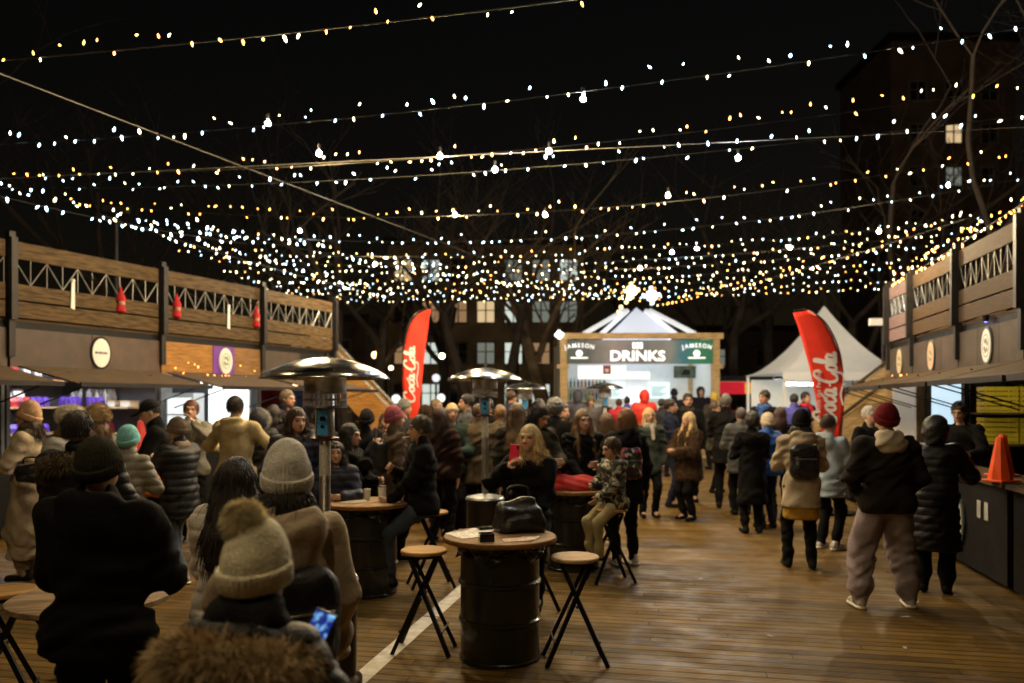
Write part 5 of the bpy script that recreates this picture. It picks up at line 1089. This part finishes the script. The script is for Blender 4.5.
def plane_fn(x, y, z, H, n, d):
    n = np.array(n, float); n /= np.linalg.norm(n); w = H[0]@n
    return d-((x-H[1][0])*w[0]+(y-H[1][1])*w[1]+(z-H[1][2])*w[2])
def lim_fn(x, y, z, H, d): return plane_fn(x, y, z, H, (0,.12,1.0), d)
def held_phone(P, side, col, label, screen=None, w=.074, hgt=.148, up_=None, nrm=None):
    """a phone lying in a hand: back in the palm, long side across the fingers"""
    pc, d, pn, sd = P['palms'][side]; up_v = np.array(up_ if up_ is not None else d); up_v = up_v/np.linalg.norm(up_v); nv = pn if nrm is None else np.array(nrm, float); back = nrm is not None; nrm = nv-up_v*(nv@up_v); nrm /= np.linalg.norm(nrm)+1e-9; sx = np.cross(up_v, nrm)
    ctr = (pc+nrm*.012+d*.045+up_v*.045) if back else (pc+pn*.028+d*.035+up_v*.03); M = Matrix(((sx[0],nrm[0],up_v[0],ctr[0]),(sx[1],nrm[1],up_v[1],ctr[1]),(sx[2],nrm[2],up_v[2],ctr[2]),(0,0,0,1)))
    o = MB().box(-w/2,w/2,-.005,.005,-hgt/2,hgt/2).build('phone', mat('phone_case',col,.4,0,.05), None, bevel=.004); o.matrix_world = P['Mx']@M; tag(o, label, 'phone')
    MB().box(-w/2+.004,w/2-.004,.0052,.0062,-hgt/2+.006,hgt/2-.006).build('screen', screen or mat('black_glass',(.01,.01,.012),.08,0,0), o)
    MB().box(-w/2+.008,-w/2+.026,-.0075,-.0052,hgt/2-.04,hgt/2-.01).build('lens', mat('black_glass',(.01,.01,.012),.08,0,0), o)
    return o
def backpack(P, col, label, size=(.15,.08,.21), z=.30, m=None, out=.115):
    pr = [rbox((0,0,0), size, .07, .02), rbox((0,size[1]*.8,-size[2]*.3), (size[0]*.75,size[1]*.5,size[2]*.5), .035, .02)]
    v, f = implicit(pr, .014, disp=waves(int(abs(sum(col))*1e4)+3,.007)); o = from_np('backpack', v, f, m or shiny(col)); s = P['s']
    o.matrix_world = P['Mx']@Matrix.Translation(tuple(P['up']((0,out+size[1]*.8,z)))); tag(o, label, 'backpack')
    for sx in (-1,1):
        a = size[0]*.55*sx; pts = [(a,-size[1]*.8,size[2]*.75),(a*1.05,-size[1]-.06,size[2]*.95),(a*1.25,-size[1]-.17,size[2]*.95),(a*1.45,-size[1]-.255,size[2]*.55),(a*1.6,-size[1]-.25,0),(a*1.55,-size[1]-.12,-size[2]*.7),(a,-size[1]*.7,-size[2]*.8)]
        MB().tube(crom(pts,4), .017, 6).build('strap', mat('webbing',(.02,.02,.02),.7,0,.1), o, smooth=True)
    MB().tube([(-.03,-size[1]*.4,size[2]*.97),(0,-size[1]*.4,size[2]*1.12),(.03,-size[1]*.4,size[2]*.97)], .008, 6).build('handle', mat('webbing',(.02,.02,.02),.7,0,.1), o, smooth=True)
    MB().tube([(-size[0]*.7,size[1]*1.2,size[2]*.18),(size[0]*.7,size[1]*1.2,size[2]*.18)], .005, 5).build('zip', GALV, o)
    return o
def soft_bag(loc, rz, size, col, label, cat='bag', m=None, handle=True, vox=.012):
    pr = [rbox((0,0,size[2]*.75), (size[0],size[1],size[2]*.75), .045, .03), cap((-size[0]*.75,0,size[2]*1.5), (size[0]*.6,0,size[2]*1.75), .03, .035, .07), ell((size[0]*.8,-.01,size[2]*.5), (size[0]*.4,size[1]*.9,size[2]*.5), .05), rbox((-size[0]*.1,-size[1],size[2]*.6), (size[0]*.6,.03,size[2]*.4), .025, .02)]
    v, f = implicit(pr, vox, disp=waves(int(sum(col)*1e4)+11,.014)); o = from_np(cat.replace(' ','_'), v, f, m or shiny(col)); o.location = loc; o.rotation_euler = (0,0,rz); tag(o, label, cat)
    if handle: MB().tube(crom([(-size[0]*.5,0,size[2]*1.9),(-size[0]*.4,0,size[2]*2.5),(size[0]*.4,0,size[2]*2.5),(size[0]*.5,0,size[2]*1.9)],5), .009, 6).build('handle', m or shiny(col), o, smooth=True)
    return o
BK = (.0065,.0062,.0065); BK2 = (.012,.0115,.012); NAVY = (.016,.02,.04); DENIM = (.05,.065,.10); JEAN = (.10,.12,.16); OLIVE = (.06,.055,.03); GREEN = (.03,.05,.04); BROWNC = (.05,.03,.02); GREY = (.10,.10,.10)
DK = (.018,.012,.009); BR = (.06,.032,.016); LB = (.20,.11,.045); BL = (.55,.38,.17); RH = (.10,.025,.012); GH = (.16,.15,.14)
# ---- nearest figures
P_dark = person(100,429,3.3,180,'man in black jacket and dark beanie seen from behind, large at the lower left',(BK,'hip','cloth'),BK,('short',DK),('beanie',(.035,.033,.022)),pose=('front','front'),girth=1.08,wide=1.06,hood=('down',),head=.9)
P_pom = person(240,524,2.08,163,'woman in cream pom-pom hat and fur-collared dark coat holding a lit phone',(BK2,'mid','puffer'),BK,('short',LB),('pompom',(.84,.78,.58),.03,(.80,.70,.45)),pose=((-.135,-.25,1.28),(.10,-.25,1.25)),hood=('down',),fscale=1.22,fur=('back',(.50,.38,.22),.055,11000),scarf=(.016,.016,.017),look=(6,14),lean=6,vox=.0075)
P_gry = person(287,444,3.15,212,'woman in pale grey ribbed beanie and taupe hooded coat with black backpack',((.50,.41,.30),'mid','cloth'),BK,('bob',DK),('beanie',(.72,.70,.66),.035),pose=('down','front'),hood=('down',),look=(-15,10),wide=1.1)
P_wht = person(236,455,3.95,170,'woman with long dark hair in an off-white puffer jacket',((.66,.62,.57),'hip','puffer'),BK,('long',DK),None,pose=('front','front'),look=(0,10))
# ---- left side
person(28,402,8.2,-82,'woman in long beige coat and peach knitted beanie with a black handbag',((.40,.32,.22),'maxi','cloth'),(.32,.26,.18),('bob',BR),('beanie',(.55,.34,.20),.03),pose=('front','front'),scarf=(.45,.38,.28))
P3 = person(80,409,5.3,175,'person with black hair and brown fur-trimmed hood behind the dark man',(BK,'hip','puffer'),BK,('short',DK),None,pose=('front','front'),fur=('back',(.10,.075,.045),.05,2200),girth=1.1,wide=1.05)
person(71,403,7.4,70,'person in pale cream round hat at the pack stall',((.30,.28,.26),'hip','puffer'),BK,('bob',LB),('furhat',(.60,.55,.45)),pose=('down','down'))
person(95,402,7.7,-100,'person in brown mottled fur hat beside the cream hat',((.16,.13,.10),'hip','puffer'),BK,('bob',LB),('furhat',(.34,.24,.13)),pose=('front','front'))
person(129,424,7.3,180,'person in turquoise knitted hat and quilted grey jacket near the red cone',((.22,.20,.17),'hip','puffer'),NAVY,('short',BR),('beanie',(.20,.50,.52)),pose=('front','front'),girth=.78,wide=.8)
P7 = person(163,397,8.7,-70,'man in black baseball cap leaning at the stall counter',(BK,'hip','cloth'),BK,('short',DK),('cap',(.013,.013,.015)),pose=((-.14,-.36,1.16),(.10,-.36,1.16)),lean=8,look=(0,22))
person(191,399,10.4,15,'red-haired woman with a grey scarf in front of the fridge',((.20,.19,.16),'hip','cloth'),BK,('short',RH),None,pose=('down','face'),scarf=(.3,.3,.28))
P9 = person(179,416,8.15,-112,'woman in long black puffer coat with patterned hat and white trainers',(BK2,'mid','puffer'),JEAN,('short',BR),('beanie',(.13,.10,.075)),pose=('front',(.11,-.30,1.30)),scarf=(.30,.24,.18),shoes=(.30,.30,.32),sole=(.7,.68,.62),step=(-.12,.14),look=(0,15),vox=.010)
person(236,395,9.4,174,'man in light tan hooded jacket seen from behind',((.44,.35,.19),'hip','cloth'),BK,('short',DK),None,pose=('wide','wide'),hood=('down',),wide=1.05)
person(281,388,12.2,70,'bald man leaning out of the dark end stall',((.03,.025,.03),'hip','cloth'),BK,('bald',(.16,.11,.075)),None,pose=('reach','chest'),lean=10)
person(259,407,10.6,185,'person in black jacket with a white hood edge behind the tan jacket',(BK,'hip','puffer'),BK,None,('hood',(.02,.02,.025),(.45,.43,.40)),pose=('front','front'))
person(297,406,7.9,22,'woman with brown hair and navy jacket behind the large heater',(NAVY,'mid','puffer'),BK,('bob',(.05,.03,.018)),None,pose=('pocket','pocket'),look=(15,5),fur=('collar',(.05,.04,.03),.04,900))
person(319,408,9.6,200,'person in dark navy jacket with pale collar behind the large heater',(NAVY,'hip','cloth'),BK,('short',BR),None,scarf=(.5,.47,.42))
person(336,440,7.9,10,'child half hidden by the heater pole',(NAVY,'hip','puffer'),BK,('bob',DK),None,pose=('front','front'))
P15 = person(350,422,8.35,78,'dark-haired woman taking a photo with her phone',(BK,'hip','cloth'),BK,('bob',DK),None,pose=('eye','front'),sit=.72,look=(0,5))
person(367,408,10.3,178,'person in dark cap with a dark backpack behind the photo taker',(BK,'hip','cloth'),BK,('short',DK),('beanie',(.02,.018,.018)),pose=('front','front'))
P18 = person(395,405,9.2,115,'person in pink beanie and brown coat with a dark backpack',((.10,.07,.05),'mid','cloth'),BK,('short',BR),('beanie',(.34,.09,.12)),pose=('down','front'))
person(405,398,13.2,80,'person in grey knitted cap near the left flag',((.03,.03,.03),'hip','cloth'),BK,('short',DK),('beanie',(.17,.17,.16)))
P20 = person(420,414,7.75,-72,'man in black jacket with a cigarette in his mouth sitting on a stool',(BK,'hip','cloth'),DENIM,('short',(.06,.045,.03)),None,pose=('chest','lap'),sit=.76,look=(-8,4),girth=1.06,wide=1.05,vox=.0085)
person(441,406,10.4,160,'person with dark reddish hair behind the smoking man',((.03,.016,.012),'hip','cloth'),BK,('bob',(.035,.014,.01)),None)
person(437,398,14.4,60,'bald man far behind the smoking man',((.06,.05,.04),'hip','cloth'),BK,('bald',(.2,.14,.09)),None)
person(452,402,10.9,10,'woman with short blonde hair in a dark green jacket',(GREEN,'hip','cloth'),BK,('short',BL),('band',(.45,.36,.22)),pose=('pocket','front'))
person(466,393,12.4,-75,'dark-haired man in grey jacket in profile',((.07,.07,.075),'hip','cloth'),BK,('short',DK),None,pose=('pocket','front'))
person(478,403,11.0,185,'broad person in olive brown jacket behind the middle heater',((.085,.062,.035),'mid','cloth'),BK,('short',BR),None,girth=1.2,wide=1.15)
person(512,390,16.5,120,'tall man in purple navy jacket far between the heaters',((.05,.05,.09),'hip','cloth'),BK,('short',BR),None)
person(517,402,9.9,170,'woman with loose fair hair behind the blonde with the phone',((.05,.045,.035),'hip','cloth'),BK,('long',(.15,.085,.04)),None)
person(500,404,11.3,190,'person in olive hooded parka right of the middle heater',((.10,.08,.045),'hip','cloth'),BK,('short',LB),None,hood=('down',))
person(537,402,8.9,38,'woman with tied dark hair looking down in a patterned olive jacket',((.045,.04,.025),'hip','cloth'),BK,('bun',DK),None,pose=('front','front'),look=(10,28))
person(556,398,10.9,150,'man with curly grey hair in a black jacket',(BK,'hip','cloth'),BK,('curly',GH),None,wide=1.05)
# ---- centre
P30 = person(529,423,7.0,-8,'blonde woman in black fur-collared coat taking a photo with a pink phone',(BK,'mid','cloth'),BK,('bob',(.62,.47,.24)),None,pose=((-.155,-.30,1.40),'lap'),sit=.74,fur=('collar',(.50,.37,.20),.055,2600),look=(-14,-4),skin=(.58,.36,.26),vox=.0075)
P31 = person(583,408,9.2,12,'smiling woman with very long brown hair behind the red blankets',(BK,'mid','cloth'),BK,('long',(.17,.095,.038)),None,pose=('lap','front'),look=(5,4),skin=(.58,.37,.27),vox=.0085)
person(606,412,10.2,185,'person with light brown hair behind the smiling woman',((.05,.035,.025),'hip','cloth'),BK,('bob',(.16,.09,.045)),None)
P32 = person(613,436,8.1,-62,'boy in camouflage jacket and khaki trousers sitting on a stool',((.1,.1,.08),'hip','cloth'),(.36,.31,.17),('short',(.07,.04,.022)),None,pose=('front','lap'),sit=.74,look=(-8,14),vox=.0085)
P33 = person(625,407,8.95,192,'woman with copper-brown bob and black coat with a floral bag',(BK,'mid','cloth'),BK,('bob',(.22,.10,.035)),None,pose=('down','front'),shoes=(.62,.60,.58),sole=(.7,.7,.68),look=(25,0),hood=('down',))
person(649,407,12.6,8,'blonde woman with glasses in a grey-green coat',((.045,.055,.045),'mid','cloth'),BK,('bob',(.50,.33,.14)),None,pose=('pocket','down'),scarf=(.4,.36,.3))
person(671,398,13.9,72,'man in dark blue jacket facing right beside the bearded man',((.014,.018,.04),'hip','cloth'),NAVY,('short',DK),None,pose=('front','front'),wide=1.08)
person(688,392,14.6,-5,'bearded man in black facing the camera',(BK,'hip','cloth'),BK,('short',DK),None,scarf=(.03,.025,.022))
P37 = person(688,411,12.3,-60,'woman with long blonde hair in a brown fur coat',((.075,.042,.02),'mid','fur'),BK,('long',BL),None,pose=('front','front'))
person(726,393,13.7,160,'man with grey hair in a long black jacket',(BK,'mid','cloth'),BK,('short',GH),None,pose=('front','front'))
person(741,407,12.9,178,'person in dark grey quilted coat left of the long black coat',((.06,.06,.058),'mid','puffer'),BK,('short',(.07,.06,.055)),None,pose=('front','front'))
person(752,412,11.1,184,'person in long black coat with dark fur hood seen from behind',(BK,'long','cloth'),BK,('curly',DK),None,pose=('front','front'),fur=('back',(.02,.016,.014),.05,2200),wide=1.1)
person(767,412,11.5,200,'person in bright blue jacket and cream knitted hat amid dark coats',((.02,.10,.42),'hip','puffer'),NAVY,('short',LB),('beanie',(.60,.50,.36)),pose=('front','front'),skin=(.6,.4,.3))
person(764,389,14.6,-55,'man talking with a bright blue scarf over a black coat',(BK,'hip','cloth'),BK,('short',DK),None,scarf=(.05,.12,.35),pose=('front','down'))
person(780,406,12.6,178,'woman with dark auburn hair right of the bright blue jacket',(BK,'mid','cloth'),BK,('bob',(.05,.016,.014)),None)
person(794,393,17.5,170,'person in blue jacket near the white tent',((.06,.06,.30),'hip','puffer'),BK,('short',DK),None)
person(806,391,18.5,30,'person in dark jacket with red scarf near the white tent',(BK,'hip','cloth'),BK,('short',DK),None,scarf=(.5,.03,.04))
P46 = person(801,408,8.75,172,'woman in beige parka with black backpack, black beanie and mustard hem',((.40,.33,.23),'mid','cloth'),BK,('bob',DK),('beanie',(.012,.012,.013)),pose=('front','front'),hood=('down',),skirt=(.36,.20,.03),wide=1.05,stance=(.11,.13),step=(.02,-.06))
person(829,413,9.9,128,'woman with brown hair in a pale blue coat facing the right stalls',((.34,.42,.50),'mid','cloth'),BK,('short',BR),None,pose=('front','front'),hood=('down',),shoes=(.5,.5,.5),sole=(.7,.7,.68),skin=(.58,.37,.27))
person(870,405,11.0,20,'grey-haired person in dark coat behind the man in grey sweatpants',(BK,'hip','cloth'),BK,('short',(.38,.35,.31)),None,skin=(.55,.36,.26))
P49 = person(886,402,7.1,176,'man in maroon beanie, dark jacket and grey sweatpants seen from behind',((.016,.013,.011),'hip','cloth'),(.27,.22,.235),None,('beanie',(.14,.012,.016)),pose=('pocket','pocket'),hood=('lined',(.40,.34,.26)),wide=1.13,girth=1.08,baggy=.05,stance=(.20,.24),step=(-.02,.04),shoes=(.42,.38,.31),sole=(.75,.72,.66),vox=.009)
P50 = person(935,412,7.65,150,'person in long black hooded coat leaning on the right counter',(BK,'long','puffer'),BK,None,('hood',(.014,.013,.012)),pose=('counter','counter'),lean=12,baggy=.015,wide=1.12)
person(962,400,10.2,-48,'young vendor with dark hair leaning out of the right stall',(BK,'hip','cloth'),BK,('short',(.035,.02,.013)),None,pose=('counter','counter'),look=(0,14),lean=6,skin=(.55,.34,.24),vox=.009,group='stall vendors')
# ---- around the kiosk
person(644,389,20.5,180,'person in bright red hooded jacket at the kiosk counter',((.62,.035,.02),'mid','puffer'),BK,None,('hood',(.62,.035,.02)),wide=1.1)
person(619,398,21.5,175,'small person in red beside the bright red jacket',((.5,.02,.03),'hip','puffer'),NAVY,('short',BR),None)
person(627,396,22.5,180,'person in purple blue jacket at the kiosk counter',((.07,.06,.32),'hip','puffer'),BK,('short',DK),None)
person(578,389,21,170,'person in dark grey hood at the left of the kiosk',((.05,.05,.07),'hip','puffer'),BK,None,('hood',(.05,.05,.07)))
person(591,395,20.8,0,'child in olive hat at the left of the kiosk',((.07,.06,.06),'hip','puffer'),BK,('short',BR),('beanie',(.12,.12,.07)))
person(701,386,26.9,0,'hooded barista in black inside the kiosk',((.016,.014,.02),'hip','cloth'),BK,('short',DK),('hood',(.016,.014,.02)),group='stall vendors')
person(674,388,25.2,180,'person in dark cap at the kiosk counter',((.02,.025,.04),'hip','cloth'),BK,('short',DK),('beanie',(.02,.02,.03)))
person(662,398,19.5,150,'person with short hair in charcoal coat before the kiosk',((.03,.03,.032),'hip','cloth'),BK,('short',DK),None)
person(714,392,21.5,195,'person in mustard yellow hat right of the kiosk counter',((.04,.035,.03),'hip','cloth'),BK,('short',BR),('beanie',(.45,.32,.07)))
person(540,398,14.2,160,'person with dark ponytail before the far heater',((.03,.028,.03),'hip','cloth'),BK,('bun',DK),None)
person(565,403,13.0,20,'man with dark beard before the kiosk corner',((.03,.03,.035),'hip','cloth'),BK,('short',DK),None)
person(425,404,12.0,185,'person in dark brown woolly hat behind the smoking man',((.03,.022,.02),'hip','cloth'),BK,('short',DK),('beanie',(.04,.025,.018)))
person(489,398,14.0,175,'person in black coat far behind the middle heater',(BK,'hip','cloth'),BK,('short',DK),None)
person(274,404,11.4,170,'person in dark coat between the tan jacket and the navy jacket',((.025,.02,.03),'hip','cloth'),BK,('bob',DK),None)
person(385,412,12.6,20,'woman with dark hair before the orange stair',((.05,.03,.025),'hip','cloth'),BK,('bob',(.04,.02,.014)),None)
person(715,402,16.0,60,'person in olive jacket between the kiosk and the grey-haired man',((.06,.055,.035),'hip','cloth'),BK,('short',BR),None)
# ---- carried and worn things
def phone_screen():
    m = bpy.data.materials.new('phone_screen'); m.use_nodes = True; n, l = nt(m); b = n['Principled BSDF']; tc = n.new('ShaderNodeTexCoord'); t = n.new('ShaderNodeTexNoise'); t.inputs['Scale'].default_value = 38; t.inputs['Detail'].default_value = 1; l.new(tc.outputs['Object'], t.inputs['Vector'])
    cr = n.new('ShaderNodeValToRGB'); e = cr.color_ramp.elements; e[0].position = .42; e[0].color = (.004,.02,.20,1); e[1].position = .66; e[1].color = (.25,.6,1,1); l.new(t.outputs['Fac'], cr.inputs['Fac']); l.new(cr.outputs['Color'], b.inputs['Emission Color']); b.inputs['Emission Strength'].default_value = .8; b.inputs['Base Color'].default_value = (.01,.01,.02,1); return m
SCREEN = phone_screen()
held_phone(P_pom, 0, (.02,.02,.022), 'lit smartphone with a blue screen in the hand of the woman in the pom-pom hat', SCREEN, up_=(-.25,-.45,.86), nrm=(-.1,.9,.45))
held_phone(P30, 0, (.85,.02,.10), 'bright pink phone held up by the blonde woman', w=.082, hgt=.165, up_=(.08,.0,1), nrm=(.1,1,0))
held_phone(P15, 0, (.02,.02,.02), 'dark phone held up by the dark-haired woman taking a photo', up_=(0,0,1), nrm=(0,1,.1))
held_phone(P7, 0, (.75,.74,.72), 'white phone in the hand of the man in the baseball cap')
backpack(P_gry, (.013,.013,.014), 'black backpack on the taupe coat of the woman in the grey beanie', (.15,.08,.19), .16)
backpack(P46, (.016,.015,.016), 'shiny black backpack on the beige parka', (.15,.08,.19), .27, m=mat('patent_leather',(.014,.013,.014),.22,0,.2,6,.3,30))
backpack(P18, (.03,.028,.026), 'dark backpack on the brown coat of the person in the pink beanie', (.13,.07,.18), .28)
def floral():
    m = bpy.data.materials.new('floral_print'); m.use_nodes = True; n, l = nt(m); b = n['Principled BSDF']; tc = n.new('ShaderNodeTexCoord'); vo = n.new('ShaderNodeTexVoronoi'); vo.inputs['Scale'].default_value = 26; l.new(tc.outputs['Object'], vo.inputs['Vector'])
    cr = n.new('ShaderNodeValToRGB'); cr.color_ramp.interpolation = 'CONSTANT'; e = cr.color_ramp.elements; e[0].color = (.02,.012,.014,1); e[1].position = .5; e[1].color = (.30,.03,.06,1); q = e.new(.72); q.color = (.5,.42,.42,1); q2 = e.new(.86); q2.color = (.03,.10,.05,1)
    sp = n.new('ShaderNodeSeparateColor'); l.new(vo.outputs['Color'], sp.inputs[0]); l.new(sp.outputs[0], cr.inputs['Fac']); l.new(cr.outputs['Color'], b.inputs['Base Color']); b.inputs['Roughness'].default_value = .7; return m
def camo():
    m = bpy.data.materials.new('camouflage_cloth'); m.use_nodes = True; n, l = nt(m); b = n['Principled BSDF']; tc = n.new('ShaderNodeTexCoord'); t = n.new('ShaderNodeTexNoise'); t.inputs['Scale'].default_value = 13; t.inputs['Detail'].default_value = 2; l.new(tc.outputs['Object'], t.inputs['Vector'])
    cr = n.new('ShaderNodeValToRGB'); cr.color_ramp.interpolation = 'CONSTANT'; e = cr.color_ramp.elements; e[0].color = (.012,.012,.01,1); e[1].position = .47; e[1].color = (.06,.06,.035,1); q = e.new(.54); q.color = (.38,.35,.27,1); q2 = e.new(.62); q2.color = (.014,.013,.011,1)
    l.new(t.outputs['Fac'], cr.inputs['Fac']); l.new(cr.outputs['Color'], b.inputs['Base Color']); b.inputs['Roughness'].default_value = .8; return m
for ch in P32['o'].children:
    if ch.name.startswith('jacket'): ch.data.materials[0] = camo()
backpack(P33, (.2,.03,.05), 'floral patterned backpack on the woman with the copper-brown bob', (.13,.07,.18), .22, m=floral())
soft_bag(on(.13,.17), .3, (.17,.11,.13), (.012,.012,.012), 'black bag standing on the front barrel table', 'bag', mat('worn_leather',(.012,.011,.011),.38,0,.3,14,.5,22))
ob = P9['W'](P9['palms'][1][0])
soft_bag(Vector((ob.x-.02, ob.y, ob.z-.40)), .4, (.12,.07,.155), (.8,.22,.015), 'orange shopping bag hanging beside the long black puffer coat', 'shopping bag', mat('orange_bag',(.82,.24,.015),.5,0,.15,8))
hb = at(40,8.05); soft_bag(hb+Vector((.02,-.18,1.02)), .2, (.14,.06,.10), (.013,.013,.013), 'black handbag under the arm of the woman in the beige coat', 'handbag', mat('patent_leather',(.014,.013,.014),.22,0,.2,6,.3,30))
c_ = tag(MB().tube([P20['W'](P20['hl']((.008,-.10,.036))), P20['W'](P20['hl']((.02,-.165,.03)))], .0055, 8).build('cigarette', mat('cigarette_paper',(.8,.78,.74),.7,0,0), None), 'lit cigarette in the mouth of the man in black', 'cigarette')
